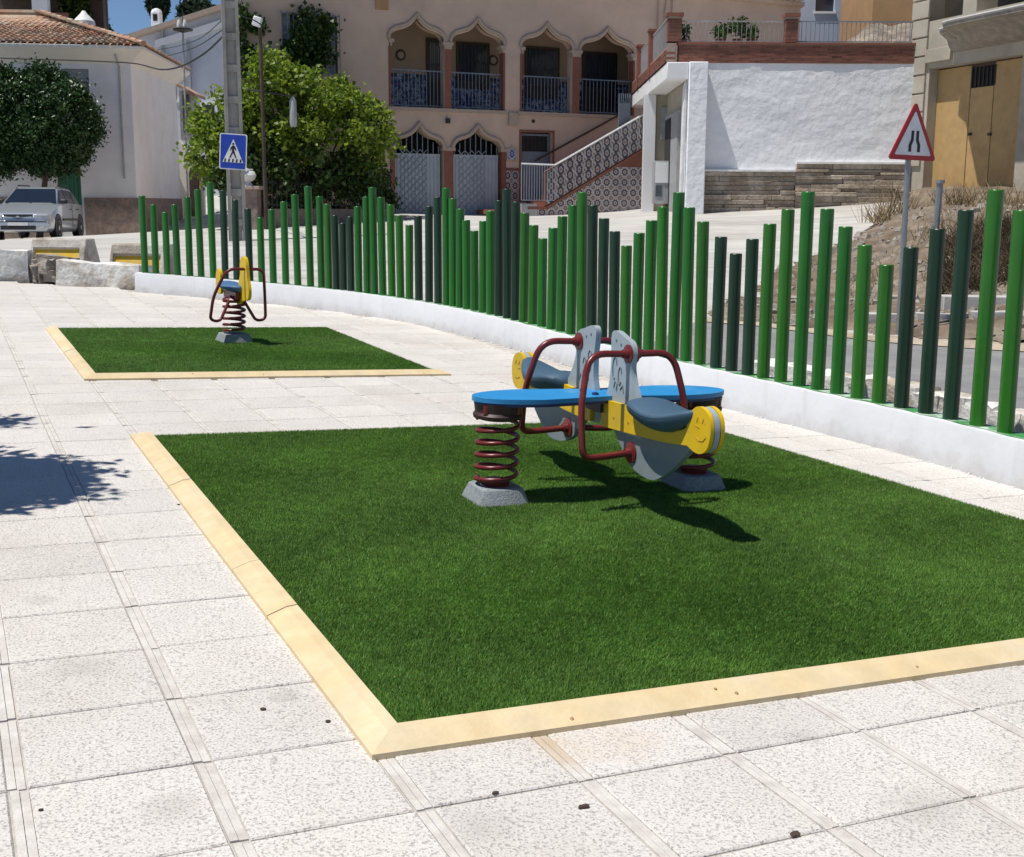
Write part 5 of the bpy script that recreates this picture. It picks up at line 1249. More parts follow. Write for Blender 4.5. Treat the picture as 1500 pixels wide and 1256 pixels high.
# further back: a hooded window and a yard wall with an arched doorway
YY = 48.6
YF = frame((0, YY, 0), (1, 0, 0), (0, 0, 1), (0, -1, 0))
def yq(px, py): p = at(px, py, YY); return (float(p[0]), float(p[2]))
yp = [yq(262, 345), yq(299, 345), yq(298, 258), yq(292, 246), yq(280, 230), yq(262, 205)]
b = MB(); b.prism(YF, yp, -.3, 0); b.build('yard_wall', M['housecream'], wh)
a0, a1 = yq(279, 300), yq(291, 245); mid = (a0[0] + a1[0]) / 2; hw_ = (a1[0] - a0[0]) / 2
b = MB(); b.prism(YF, [(a0[0], a0[1] - 1), (a1[0], a0[1] - 1)] + [(mid + hw_ * math.cos(t), a1[1] - .3 + .3 * math.sin(t)) for t in np.linspace(0, math.pi, 8)], .001, .06); b.build('arched_door', M['darkwood'], wh)
p, q = yq(262, 205), yq(276, 132); b = MB(); b.fbox(YF, p[0], q[0], p[1], q[1], -1.2, -.31); w_ = b.build('bay_window', M['shutter'], wh); b = MB(); b.fbox(YF, p[0] + .12, q[0] - .08, p[1] + .3, q[1] - .15, -.309, -.29); b.build('pane', M['pane'], w_)
h0, h1 = yq(260, 122), yq(288, 138); b = MB(); b.prism(YF, [(h0[0], h0[1] - .12), (h1[0], h1[1] - .12), (h1[0], h1[1]), (h0[0], h0[1])], -1.4, .3); b.build('hood', M['rooftile'], wh)

# ------------------------------------------------------------------ grey-white gabled house and others behind on the left
def simple_house(name, label, Y, pts, depth, m, cat='house'):
    """front outline given as picture points at distance Y, extruded back"""
    P = [at(x, y, Y) for x, y in pts]; c = np.mean(P, 0); t = thing(name, (c[0], Y, float(gz(c[0], Y))), label, cat)
    Fm = frame((0, Y, 0), (1, 0, 0), (0, 0, 1), (0, -1, 0)); b = MB(); b.prism(Fm, [(p[0], p[2]) for p in P], -depth, 0); b.build('wall', m, t); return t, Fm
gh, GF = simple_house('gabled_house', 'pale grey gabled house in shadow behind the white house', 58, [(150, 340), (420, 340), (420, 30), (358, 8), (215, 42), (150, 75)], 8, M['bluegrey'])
def gq(px, py): p = at(px, py, 58); return p[0], p[2]
b = MB(); a_, c_, d_2 = gq(420, 30), gq(358, 8), gq(150, 72)
for p, q in ((gq(140, 76), gq(358, 6)), (gq(358, 6), gq(430, 34))):
    b.prism(GF, [(p[0], p[1]), (q[0], q[1]), (q[0], q[1] + .22), (p[0], p[1] + .22)], -8.4, .45)
b.build('roof', M['trim'], gh)
b = MB(); p, q = gq(228, 60), gq(350, 22); b.prism(GF, [(p[0], p[1] - .3), (q[0], q[1] - .3), (q[0], q[1]), (p[0], p[1])], .001, .15); b.build('eave_band', M['housewhite'], gh)
c0, c1 = gq(215, 36), gq(227, 14); b = MB(); b.fbox(GF, c0[0], c1[0], c0[1] - .6, c1[1], -1.2, -.7); ch = b.build('chimney', M['housewhite'], gh, bevel=.03)
b = MB(); b.fbox(GF, c0[0] + .1, c1[0] - .1, c1[1] - .4, c1[1] - .1, -.699, -.69); b.build('chimney_opening', M['dark'], ch); b = MB(); b.lathe(GF @ Matrix.Translation(((c0[0] + c1[0]) / 2, c1[1] + .002, -.95)) @ Matrix.Rotation(-math.pi / 2, 4, 'X'), [(.26, 0), (.2, .12), (.06, .18)], 10); b.build('chimney_cap', M['housewhite'], ch)
for px in (238, 276):
    b = MB(); p = gq(px, 40 if px < 250 else 60); b.fbox(GF, p[0] - .06, p[0] + .06, gq(px, 200)[1], p[1], .02, .14); b.build('downpipe', M['metergrey'], gh)
for (x0, y0, x1, y1) in ((296, 150, 318, 190), (246, 110, 262, 150)):
    p, q = gq(x0, y1), gq(x1, y0); b = MB(); b.fbox(GF, p[0], q[0], p[1], q[1], .001, .05); w_ = b.build('window_frame', M['housewhite'], gh); b = MB(); b.fbox(GF, p[0] + .12, q[0] - .12, p[1] + .12, q[1] - .12, .051, .06); b.build('pane', M['pane'], w_)
# open porch house above the roof on the far left
ph, PF = simple_house('porch_house', 'dark shaded house with white porch column above the tiled roof', 62, [(-60, 60), (108, 60), (108, 34), (-60, 34)], 5, M['housewhite'])
def pq(px, py): p = at(px, py, 62); return p[0], p[2]
def pb(name, m, x0, y0, x1, y1, d0, d1):
    p, q = pq(x0, y1), pq(x1, y0); b = MB(); b.fbox(PF, p[0], q[0], p[1], q[1], d0, d1); return b.build(name, M[m], ph)
pb('back_wall', 'darkwood', -60, -25, 108, 33.9, -5, -4.8); pb('porch_ceiling', 'darkwood', -60, -32, 112, -25, -5, .3); pb('column', 'housewhite', 47, -25, 66, 33.9, -.5, -.1); pb('low_wall', 'terracotta', 66.2, 18, 96, 33.9, -.4, -.2); pb('side_pier', 'darkwood', 90, -25, 108, 33.9, -4.7, -4.2)
pb('roof', 'rooftile', -62, -40, 116, -32.2, -5.4, .6)
# white round-capped chimney on the tiled roof and a flat white one
for nm, px, yb, yt, w, lab in (('roof_chimney', 124, 44, 16, .42, 'white conical chimney pot above the tiled roof ridge'),):
    p = at(px, yb, 47); t = thing(nm, p, lab, 'chimney'); hgt = float(at(px, yt, 47)[2] - p[2])
    MB().lathe(Matrix.Translation(Vector(p)), [(.14, -.9), (.14, .12)], 10).build('stack', M['metergrey'], t); MB().lathe(Matrix.Translation(Vector(p)), [(.40, .12), (.38, .30), (.12, hgt * .85), (.05, hgt)], 14).build('cowl', M['urn'], t, smooth=True)

# ------------------------------------------------------------------ trees, climber, garden
def img_blob(px, py, Y, rx, ry, depth=None):
    c = at(px, py, Y); s = Y / F; return c, (rx * s, depth or rx * s * .9, ry * s)
gA = at(57, 345, 38.3); gA[2] = gz(gA[0], gA[1])
c, r_ = img_blob(73, 184, 38.3, 64, 72, 1.3)
round_tree('clipped_tree', gA, 0, c, r_, 40000, .12, M['leafdark'], 'dense dark clipped tree with one trunk behind the silver car', 21, .11, 'clipped street trees', n_cl=420, cl_r=.15, flat=at(0, 250, 38.3)[2], shell=.72)
gB = at(1, 345, 37.9); gB[2] = gz(gB[0], gB[1])
c, r_ = img_blob(-22, 178, 37.9, 72, 78, 1.35)
round_tree('clipped_tree', gB, 0, c, r_, 40000, .12, M['leafdark'], 'dense dark clipped tree cut by the left edge of the picture', 22, .11, 'clipped street trees', n_cl=420, cl_r=.15, flat=at(0, 255, 37.9)[2], shell=.72)
# tree beside the plaza whose shadow falls on the paving (it stands just outside the picture)
sc = pl(-.66, 3.52); hc = 2.5; off = np.array([-to_sun.x, -to_sun.y, 0]) / to_sun.z * hc
cc = sc - off + [0, 0, hc]; bt = np.array(cc); bt[2] = plaza_z(bt[0], bt[1])
tr = round_tree('plaza_tree', bt, 0, cc, np.array([.66, .70, .8]), 15000, .10, M['leafdark'], 'young leafy tree on the plaza left of the turf, shading the paving', 31, .055, n_cl=170, cl_r=.10, branches=5, shell=.12)
leaf_cloud('crown', clumps(cc + [-.42, 1.5, .2], (.2, .10, .2), 12, 420, .1, 77, .3), .10, M['leafdark'], tr, 78)
# big light green climber-like tree in front of the pink house
gv = at(415, 322, 31.8); gv[2] = gz(gv[0], gv[1])
vt = thing('fig_tree', gv, 'big light green leafy tree spreading in front of the pink house', 'tree')
mb = MB(); rgv = random.Random(4)
blobs = [(335, 195, 31.6, 58, 62), (410, 178, 31.8, 80, 62), (500, 195, 32.4, 66, 62), (400, 128, 31.8, 42, 34), (350, 245, 31.5, 55, 40), (470, 150, 32.3, 58, 38), (545, 205, 32.9, 34, 42), (440, 245, 31.8, 80, 42), (310, 225, 31.4, 34, 45), (520, 255, 32.6, 40, 35), (395, 105, 31.9, 22, 30)]
P_ = []; P2 = []
for i, bl_ in enumerate(blobs):
    c, r_ = img_blob(*bl_, depth=1.0); limb(mb, gv + [rgv.uniform(-.3, .3), 0, -.1], c, .07, .02, rgv, 6, .06, 6)
    k = bl_[3] * bl_[4]; low = bl_[1] > 235
    p = clumps(c, r_, 34, int(k * .95), .15, 50 + i, .55); (P2 if low else P_).append(p)
mb.build('trunk', M['bark'], vt, smooth=True, angle=80)
leaf_cloud('crown', np.concatenate(P_), .135, M['leaflime'], vt, 5, narrow=.75); leaf_cloud('crown', np.concatenate(P2), .13, M['leafmid'], vt, 6, narrow=.7)
# climbing plant over the upper window and up the corner
p0 = PB0 + PX * win[0] + PZ * win[2]
cl = thing('climbing_plant', plane(440, 112, PB0 + PNn * .2, PNn), 'dark leafy climber growing over the barred upper window', 'climber')
def on_fac(px, py, d): return plane(px, py, PB0 + PNn * d, PNn)
P_ = []; rgn = np.random.default_rng(8); mb = MB()
strands = [[(425, 120), (440, 90), (432, 50), (450, 15)], [(450, 118), (465, 80), (480, 60), (470, 25)], [(400, 120), (420, 100), (455, 95), (488, 82)], [(440, 60), (458, 40), (486, 34)], [(415, 80), (430, 70), (462, 68)]]
for s_ in strands:
    pts = [on_fac(x, y, .22) for x, y in s_]; mb.tube(pts, .014, 5); q = resample(np.array([[p[0], p[2]] for p in pts]), 26)
    for k in range(26):
        f = k / 25 * (len(pts) - 1); j = min(int(f), len(pts) - 2); b_ = pts[j] + (pts[j + 1] - pts[j]) * (f - j); P_.append(b_ + rgn.normal(size=(20, 3)) * [.12, .06, .12])
mb.build('stem', M['bark'], cl); leaf_cloud('foliage', np.concatenate(P_), .13, M['leafmid'], cl, 9, narrow=.75)
P_ = []; mb = MB()
cl2 = thing('climbing_plant', on_fac(366, 122, .2), 'thin climber trailing down the left corner of the pink house', 'climber')
for s_ in ([(352, 10), (356, 30), (352, 60), (360, 100), (365, 125)], [(356, 28), (372, 34), (384, 42)], [(360, 70), (372, 82), (374, 110)]):
    pts = [on_fac(x, y, .2) for x, y in s_]; mb.tube(pts, .014, 5)
    for k in range(22):
        f = k / 21 * (len(pts) - 1); j = min(int(f), len(pts) - 2); P_.append(pts[j] + (pts[j + 1] - pts[j]) * (f - j) + rgn.normal(size=(20, 3)) * [.09, .05, .09])
mb.build('stem', M['bark'], cl2); leaf_cloud('foliage', np.concatenate(P_), .12, M['leafmid'], cl2, 10, narrow=.75)
# garden wall, iron fence and the pillar with a white urn
gp = at(366, 335, 30.6); gp[2] = gz(gp[0], gp[1]); zt = float(at(366, 278, 30.6)[2])
pi = thing('garden_pillar', gp, 'square stone garden pillar carrying a white urn', 'pillar')
MB().box((gp[0], gp[1], (gp[2] + zt) / 2 - .15), (.52, .5, zt - gp[2] + .3)).build('shaft', M['stonebase'], pi, bevel=.01); MB().box((gp[0], gp[1], zt + .04), (.66, .64, .08)).build('cap', M['trim'], pi, bevel=.01)
ur = thing('urn', (gp[0], gp[1], zt + .08), 'white round urn standing on the garden pillar', 'urn')
MB().lathe(Matrix.Translation((gp[0], gp[1], zt + .081)), [(.13, 0), (.10, .04), (.06, .09), (.16, .16), (.20, .26), (.16, .35), (.11, .38), (.13, .40), (.05, .44), (.03, .48)], 16).build('bowl', M['urn'], ur, smooth=True)
gw = thing('garden_fence', at(480, 325, 31.4) * [1, 1, 0] + [0, 0, float(gz(at(480, 325, 31.4)[0], 31.4))], 'low dark garden wall with black iron bars under the leafy tree', 'fence')
a, e_ = at(386, 330, 30.8), at(572, 322, 33.2); a[2] = gz(a[0], a[1]); e_[2] = gz(e_[0], e_[1]); ex_ = nrm([e_[0] - a[0], e_[1] - a[1], 0]); Lg = float(np.linalg.norm((e_ - a)[:2]))
GFm = frame((a[0], a[1], min(a[2], e_[2])), ex_, (0, 0, 1), (ex_[1], -ex_[0], 0)); b = MB(); b.fbox(GFm, 0, Lg, -.4, .48, -.1, .1); b.build('wall', M['stonebase'], gw)
b = MB()
for i in range(int(Lg / .13)): b.fbox(GFm, i * .13, i * .13 + .018, .48, 1.25, -.01, .008)
b.fbox(GFm, 0, Lg, 1.1, 1.13, -.015, .013); b.fbox(GFm, 0, Lg, .56, .59, -.015, .013); b.build('iron_bars', M['iron'], gw)['kind'] = 'stuff'
hd = thing('hedge', at(470, 320, 33) * [1, 1, 0] + [0, 0, float(gz(at(470, 320, 33)[0], 33))], 'dark shaded shrubs behind the iron garden fence', 'shrub')
P_ = []
for i, (px, Y) in enumerate(((400, 31.9), (440, 32.3), (480, 32.8), (520, 33.2), (555, 33.6))):
    c = at(px, 300, Y); c[2] = gz(c[0], c[1]) + .75; P_.append(clumps(c, (.6, .45, .7), 26, 1500, .12, 90 + i, .5))
leaf_cloud('foliage', np.concatenate(P_), .11, M['leafmid'], hd, 11)
# background cypresses and pines against the sky
def cypress(name, px, yb, yt, Y, w, label, seed, m='cypress', cat='tree'):
    b_ = at(px, yb, Y); t_ = at(px, yt, Y); h = t_[2] - b_[2]; root = thing(name, b_, label, cat); rg = np.random.default_rng(seed)
    n_ = 5200; z = rg.random(n_) ** .8; rad = w * np.clip(np.minimum((1 - z) * 2.2, .35 + z * 3), 0, 1) * np.sqrt(rg.random(n_) * .6 + .4); a_ = rg.random(n_) * 6.283
    P = np.stack([b_[0] + rad * np.cos(a_), b_[1] + rad * np.sin(a_), b_[2] + .3 + z * h], 1); leaf_cloud('crown', P, .34, M[m], root, seed, droop=-1.2, narrow=.35)
    MB().tube([b_ - [0, 0, 3], b_ + [0, 0, h * .8]], [.16, .05], 7).build('trunk', M['bark'], root); return root
cypress('cypress_tree', 233, 40, -45, 70, .62, 'dark slender cypress behind the white chimney', 41)
for i, (px, py, Y, rx, ry, lab) in enumerate(((288, 20, 68, 20, 13, 'dark pine crown low behind the gabled house roof'), (110, 22, 66, 14, 30, 'dark green tree beside the shaded porch house'), (140, 46, 75, 12, 8, 'small dark shrub on the skyline past the conical chimney'), (66, -14, 72, 40, 16, 'dark trees rising behind the shaded porch house'))):
    c, r_ = img_blob(px, py, Y, rx, ry); g_ = np.array([c[0], c[1], c[2] - r_[2] - 2.5]); round_tree('distant_tree', g_, 0, c, r_, 2600, .34, M['cypress'] if i != 1 else M['leafmid'], lab, 60 + i, .12, n_cl=60, cl_r=.2, branches=4, shell=.5)

# ------------------------------------------------------------------ poles, signs, cables
pb_ = at(349, 370, 26.0); pb_[2] = gz(pb_[0], pb_[1])
pole = thing('concrete_pole', pb_, 'tall grey concrete utility pole with recessed panels carrying the crossing sign', 'utility pole')
PFm = frame(pb_, nrm([.97, .24, 0]), (0, 0, 1), nrm([.24, -.97, 0]))
Hh = 8.6
def taper(z): return 1 - .022 * z
b = MB()
for s in (-1, 1):
    vs = []
    for z in (-.3, Hh):
        t = taper(z)
        for x, d in ((.11, -.13), (.185, -.13), (.185, .13), (.11, .13)): vs.append(PFm @ Vector((s * x * t, z, d * t)))
    f = [(0, 1, 2, 3), (7, 6, 5, 4), (1, 0, 4, 5), (2, 1, 5, 6), (3, 2, 6, 7), (0, 3, 7, 4)]
    bb = MB(); bb.add(vs, f if s < 0 else [q[::-1] for q in f]); bb.build('flange', M['poleconc'], pole)
b.fbox(PFm, -.10, .10, -.3, Hh, -.055, .055); b.build('web', M['poleconc'], pole)
for i in range(13):
    z = .3 + i * .62; t = taper(z); b = MB(); b.fbox(PFm, -.108 * t, .108 * t, z, z + .14, -.11 * t, .11 * t); b.build('rung', M['poleconc'], pole)
# crossing sign
def signframe(px, py, Y, rot=0., yaw=0.):
    o = at(px, py, Y); ex_ = np.array([math.cos(yaw), math.sin(yaw), 0]); ez_ = np.array([math.sin(yaw), -math.cos(yaw), 0]); up_ = np.array([0, 0, 1.])
    c_, s_ = math.cos(rot), math.sin(rot); return frame(o, ex_ * c_ + up_ * s_, -ex_ * s_ + up_ * c_, ez_)
def rrect(w, h, r, n=5):
    o = []
    for cx_, cy_, a0 in ((w - r, h - r, 0), (-w + r, h - r, 1), (-w + r, -h + r, 2), (w - r, -h + r, 3)):
        o += [(cx_ + r * math.cos((a0 + k / n) * math.pi / 2), cy_ + r * math.sin((a0 + k / n) * math.pi / 2)) for k in range(n + 1)]
    return o
SF = signframe(341.5, 222.5, 25.65, math.radians(-3.5), .1)
sg_ = thing('crossing_sign', SF, 'blue square pedestrian crossing sign strapped to the concrete pole', 'road sign')
def sp_(name, poly, z0, z1, m, parent, Fm): b = MB(); b.prism(Fm, poly, z0, z1); return b.build(name, M[m], parent)
k = 25.65 / F; hw_, hh_ = 19.2 * k, 25.2 * k
sp_('plate', rrect(hw_, hh_, .04), -.02, 0, 'signwhite', sg_, SF); sp_('blue_field', rrect(hw_ - .022, hh_ - .022, .03), .0005, .003, 'signblue', sg_, SF)
sp_('white_triangle', [(0, hh_ * .70), (hw_ * .76, -hh_ * .60), (-hw_ * .76, -hh_ * .60)], .0035, .006, 'signwhite', sg_, SF)
man = [(-.02, .0), (-.055, -.075), (-.075, -.115), (-.05, -.12), (-.02, -.065), (0, -.03), (.02, -.065), (.05, -.12), (.075, -.115), (.045, -.05), (.022, .01), (.022, .05), (.055, .01), (.07, .018), (.04, .08), (.012, .098), (-.02, .095), (-.05, .06), (-.06, .01), (-.042, .01), (-.022, .05)]
sp_('walker', [(x * 1.02, y * 1.15 + .01) for x, y in man], .0065, .009, 'signback', sg_, SF)
b = MB(); b.lathe(SF @ Matrix.Translation((0, .155, .0065)), [(.022, 0), (.022, .0025)], 10); b.build('walker_head', M['signback'], sg_)
for i in range(5): x = -.155 + i * .0775; sp_('crossing_stripe', [(x - .022, -hh_ * .585), (x + .012, -hh_ * .585), (x + .018, -hh_ * .40), (x - .010, -hh_ * .40)], .0065, .009, 'signback', sg_, SF)
# road narrows sign
SY = 14.0; TF = signframe(1338.5, 206, SY, math.radians(-1), .5); k = SY / F
ts_ = thing('narrow_road_sign', at(1318, 468, SY), 'red triangle road narrows warning sign on a grey post', 'road sign')
def tri(h, r, n=5):
    """rounded triangle with centre-to-side distance h"""
    o = []
    for j in range(3):
        a = math.pi / 2 + j * 2 * math.pi / 3; R_ = 2 * (h - r)
        o += [(R_ * math.cos(a) + r * math.cos(a + (t / n - .5) * 2 * math.pi / 3), R_ * math.sin(a) + r * math.sin(a + (t / n - .5) * 2 * math.pi / 3)) for t in range(n + 1)]
    return o
hT = 27.5 * k
sp_('plate', tri(hT, .03), -.015, 0, 'signred', ts_, TF); sp_('white_field', tri(hT - .053, .012), .0005, .003, 'signwhite', ts_, TF)
mk_ = [(-.088, -.125), (-.046, -.125), (-.046, -.055), (-.018, .0), (-.018, .105), (-.058, .105), (-.058, .01), (-.088, -.05)]
for s in (-1, 1): sp_('narrowing_mark', [((-x if s > 0 else x) + .012, y) for x, y in mk_], .0035, .006, 'signback', ts_, TF)
bs = at(1317.0, 476, SY + .09); bs[2] = gz(bs[0], bs[1]) - .1; tp_ = at(1340, 175, SY + .05)
MB().tube([bs, (bs[0], bs[1] + .04, tp_[2])], .032, 10).build('post', M['galv'], ts_, smooth=True)
for yy in (196, 226): p = at(1337, yy, SY); b = MB(); b.box((bs[0], bs[1] - .02, p[2]), (.16, .06, .03)); b.build('clamp', M['galv'], ts_)
q = at(1371, 330, 18.5); q[2] -= .3; qt = at(1374, 266, 18.5)
st_b = thing('steel_stub', q, 'short rusty steel post stub in the dry grass by the ochre door', 'post'); MB().tube([q, (q[0] + .02, q[1], qt[2])], .05, 8).build('tube', M['galv'], st_b, smooth=True); MB().lathe(Matrix.Translation((q[0] + .02, q[1], qt[2] + .001)), [(.07, -.03), (.07, .02)], 10).build('cap', M['galv'], st_b)
# thin rust-brown pole with a junction box and an arm
tpb = at(390, 330, 30.2); tpb[2] = gz(tpb[0], tpb[1]); tpt = at(388.5, 36, 30.2)
tp = thing('thin_pole', tpb, 'thin rusty steel pole with white box on top beside the leafy tree', 'utility pole')
MB().tube([tpb - [0, 0, .2], (tpb[0], tpb[1], tpt[2])], .045, 8).build('tube', M['darkwood'], tp, smooth=True)
MB().box((tpb[0] - .05, tpb[1] - .06, tpt[2] + .05), (.2, .16, .22), Matrix.Rotation(.3, 3, 'Y')).build('junction_box', M['signwhite'], tp, bevel=.02)
pa, pe = at(362, 131, 30.2), at(432, 142, 30.4); MB().tube([pa, pe], .022, 6).build('arm', M['iron'], tp); MB().lathe(Matrix.Translation(Vector(at(430, 186, 30.4))), [(.07, 0), (.09, .1), (.085, .6), (.03, .7)], 10).build('hanging_lamp', M['metergrey'], tp, smooth=True)
# roof mast with a dark lamp disc
mbs = at(269, 150, 44); mt = thing('lamp_mast', mbs, 'tall thin mast with a dark disc lamp above the white house eave', 'mast')
mtp = at(268, 46, 44); MB().tube([mbs - [0, 0, 4], mtp], .035, 6).build('mast', M['metergrey'], mt)
MB().lathe(Matrix.Translation(Vector(mtp)), [(.05, -.05), (.33, .02), (.35, .07), (.10, .14)], 14).build('lamp_disc', M['iron'], mt, smooth=True)
for dx in (-.12, .08): MB().lathe(Matrix.Translation((mtp[0] + dx, mtp[1], mtp[2] + .10)), [(.07, 0), (.09, .12), (.04, .28)], 8).build('lamp_knob', M['urn'], mt, smooth=True)
MB().tube([mtp + [0, 0, .1], mtp + [0, 0, .75]], .015, 5).build('spike', M['iron'], mt)
def cable(pts, r, label):
    P = [at(*p) for p in pts]; o_ = []
    for i in range(len(P) - 1):
        p0, p1, p2, p3 = P[max(i - 1, 0)], P[i], P[i + 1], P[min(i + 2, len(P) - 1)]
        for k in range(7):
            t = k / 7; o_.append(.5 * (2 * p1 + (p2 - p0) * t + (2 * p0 - 5 * p1 + 4 * p2 - p3) * t * t + (3 * p1 - p0 - 3 * p2 + p3) * t ** 3))
    o_.append(P[-1]); return tag(MB().tube(o_, r, 6).build('cable', M['cable'], None, smooth=True), label, 'cable', 'overhead cables')
cable([(-80, 82, 40), (20, 86, 40), (120, 89, 40.1), (195, 93, 39.8), (235, 102, 37), (266, 97, 33), (300, 78, 29), (328, 52, 26.1)], .022, 'thick black cable sagging along the white house eave to the concrete pole')
cable([(215, 85, 52), (245, 82, 46), (285, 70, 36), (326, 44, 26.1)], .012, 'thin upper cable from the concrete pole towards the gabled house')
cable([(205, 76, 52), (250, 70, 44), (290, 58, 35), (325, 30, 26.1)], .010, 'thinnest cable climbing from the gabled house to the pole top')
cable([(344, 4, 26.1), (352, 22, 28), (372, 30, 29), (388, 40, 30.1)], .014, 'short cable from the concrete pole to the white junction box')
for x0, x1 in ((964, 962), (975, 969), (984, 981)): MB().tube([FP @ Vector((*fac(x0, -4), .06)), FP @ Vector((*fac(x1, 60), .06))], .022, 6).build('conduit', M['trim'], house)

# ------------------------------------------------------------------ old whitewashed wall and concrete barriers on the left
from mathutils import noise as mnoise
import bmesh
def rough(name, Mx, size, amp, m, parent=None, seed=0, cuts=7, freq=3., taper=0.):
    bm = bmesh.new(); bmesh.ops.create_cube(bm, size=1); bmesh.ops.subdivide_edges(bm, edges=bm.edges[:], cuts=cuts, use_grid_fill=True)
    for v in bm.verts:
        t = 1 - taper * (v.co.z + .5); p = Vector((v.co.x * size[0] * t, v.co.y * size[1] * t, v.co.z * size[2]))
        q = p * freq + Vector((seed * 7.3, seed * 3.1, 0)); d = Vector((mnoise.noise(q), mnoise.noise(q + Vector((9, 0, 0))), mnoise.noise(q + Vector((0, 9, 0)))))
        d2 = Vector((mnoise.noise(q * 3.1), mnoise.noise(q * 3.1 + Vector((5, 0, 0))), mnoise.noise(q * 3.1 + Vector((0, 5, 0)))))
        v.co = p + d * amp + d2 * amp * .45
    b = MB(); bm.verts.ensure_lookup_table(); b.v = [tuple(Mx @ v.co) for v in bm.verts]; b.f = [tuple(v.index for v in f.verts) for f in bm.faces]; bm.free()
    return b.build(name, M[m], parent, smooth=True, angle=50)
def along(p, q, n=0.): # frame on the plaza edge from p to q (u, v)
    a, c = pl(*p), pl(*q); ex_ = (c - a); Ln = np.linalg.norm(ex_); ex_ /= Ln; ey_ = nrm(np.cross(PN, ex_)); return frame(a, ex_, ey_, PN), float(Ln)
def uvb(px, py): return onpl(px, py)
rw = thing('ruined_wall', pl(*uvb(140, 418)), 'low broken whitewashed old wall at the far edge of the plaza', 'wall')
a_, c_, d_, e_ = uvb(207, 424), uvb(84, 415), uvb(42, 412), uvb(0, 411)
A_, Ln = along(a_, c_); rough('wall_block', A_ @ Matrix.Translation((Ln / 2 + .02, -.14, .06)), (Ln, .3, .50), .028, 'oldplaster', rw, 1, 9, 2.5)
z_r = random.Random(3)
for i in range(9):
    t = z_r.random(); p = c_ + (d_ - c_) * t; s = z_r.uniform(.12, .26); q = pl(*p, s * .4 + (.12 if i % 3 == 2 else 0))
    rough('rubble_stone', Matrix.Translation(Vector(q + PV * z_r.uniform(.0, .2))) @ Matrix.Rotation(z_r.uniform(0, 3), 4, 'Z'), (s, s * .8, s * .85), s * .2, 'rubble', rw, i + 5, 6, 6)
A2, Ln2 = along(d_, e_ + (e_ - d_) * .2); rough('wall_block', A2 @ Matrix.Translation((Ln2 / 2, -.12, .16)), (Ln2, .34, .48), .03, 'oldplaster', rw, 3, 7, 3)
far = e_ + (e_ - d_) * .22; A3, Ln3 = along(far, far + (e_ - d_) * 8); rough('wall_block', A3 @ Matrix.Translation((Ln3 / 2, -.12, .14)), (Ln3, .34, .5), .03, 'oldplaster', rw, 4, 9, 1.5)
A4, Ln4 = along(c_ , d_); rough('wall_core', A4 @ Matrix.Translation((Ln4 / 2, -.3, .12)), (Ln4 + .1, .25, .45), .04, 'rubble', rw, 6, 6, 3)
def barrier(pxl, pxr, pyt, Y, label, yaw):
    l, r = at(pxl, pyt, Y), at(pxr, pyt, Y); c = (l + r) / 2; w = float(np.linalg.norm(r - l)); zb = float(gz(c[0], c[1])) - .05; h = float(c[2]) - zb
    ex_ = np.array([math.cos(yaw), math.sin(yaw), 0]); ey_ = np.array([-math.sin(yaw), math.cos(yaw), 0]); Fm = frame((c[0], c[1], zb), ex_, ey_, (0, 0, 1)); t = thing('concrete_barrier', Fm, label, 'barrier', 'concrete barriers by the street')
    bt_, tp_ = .36, .14
    # sloping front with a sunk panel
    def fr(x, s): y = -bt_ + (bt_ - tp_) * s; return Vector((x, y, h * s))
    hw2 = w / 2; xa, xb, sa, sb_ = -hw2 * .88, hw2 * .78, .40, .74
    b = MB(); V = [fr(-hw2, 0), fr(hw2, 0), fr(hw2 * .96, 1), fr(-hw2 * .96, 1), fr(xa, sa), fr(xb, sa), fr(xb * .98, sb_), fr(xa * .98, sb_)]
    inn = [v + Vector((0, .05, -.012)) for v in V[4:8]]; bk = [Vector((-hw2, bt_, 0)), Vector((hw2, bt_, 0)), Vector((hw2 * .96, tp_, h)), Vector((-hw2 * .96, tp_, h))]
    vs = [Fm @ v for v in V + inn + bk]
    b.add(vs, [(0, 1, 5, 4), (1, 2, 6, 5), (2, 3, 7, 6), (3, 0, 4, 7), (4, 5, 9, 8), (5, 6, 10, 9), (6, 7, 11, 10), (7, 4, 8, 11), (8, 9, 10, 11), (13, 12, 15, 14), (3, 2, 14, 15), (1, 13, 14, 2), (12, 0, 3, 15)])
    b.build('body', M['barrier'], t, bevel=.02)
    b = MB(); n_ = (V[5] - V[4]).cross(V[7] - V[4]).normalized() * .004; b.add([Fm @ (v + n_) for v in inn] + [Fm @ (v - n_ * .5) for v in inn], [(0, 1, 2, 3), (7, 6, 5, 4), (0, 4, 5, 1), (1, 5, 6, 2), (2, 6, 7, 3), (3, 7, 4, 0)]); b.build('yellow_panel', M['ypaint'], t)
barrier(50, 136, 349, 18.6, 'grey concrete barrier with yellow panel nearest the silver car', -.12)
barrier(166, 254, 357, 17.9, 'whitish concrete barrier with yellow panel behind the first green posts', -.12)

# ------------------------------------------------------------------ silver estate car
fx, fy = -13.4, 33.0; yaw = math.radians(7)
cx_, cy_ = fx, fy + 2.2; zc_ = float(gz(cx_, cy_)); zf_, zr_ = float(gz(fx, fy + .7)), float(gz(fx, fy + 3.4)); pit = math.atan2(zr_ - zf_, 2.7)
CFm = Matrix.Translation((cx_, cy_, (zf_ + zr_) / 2)) @ Matrix.Rotation(yaw, 4, 'Z') @ Matrix.Rotation(pit, 4, 'X')      # car axes: x right as seen, -y front
car = thing('parked_car', CFm, 'silver estate car with black roof rails parked by the clipped trees', 'car')
def cv(*p): return CFm @ Vector(p)
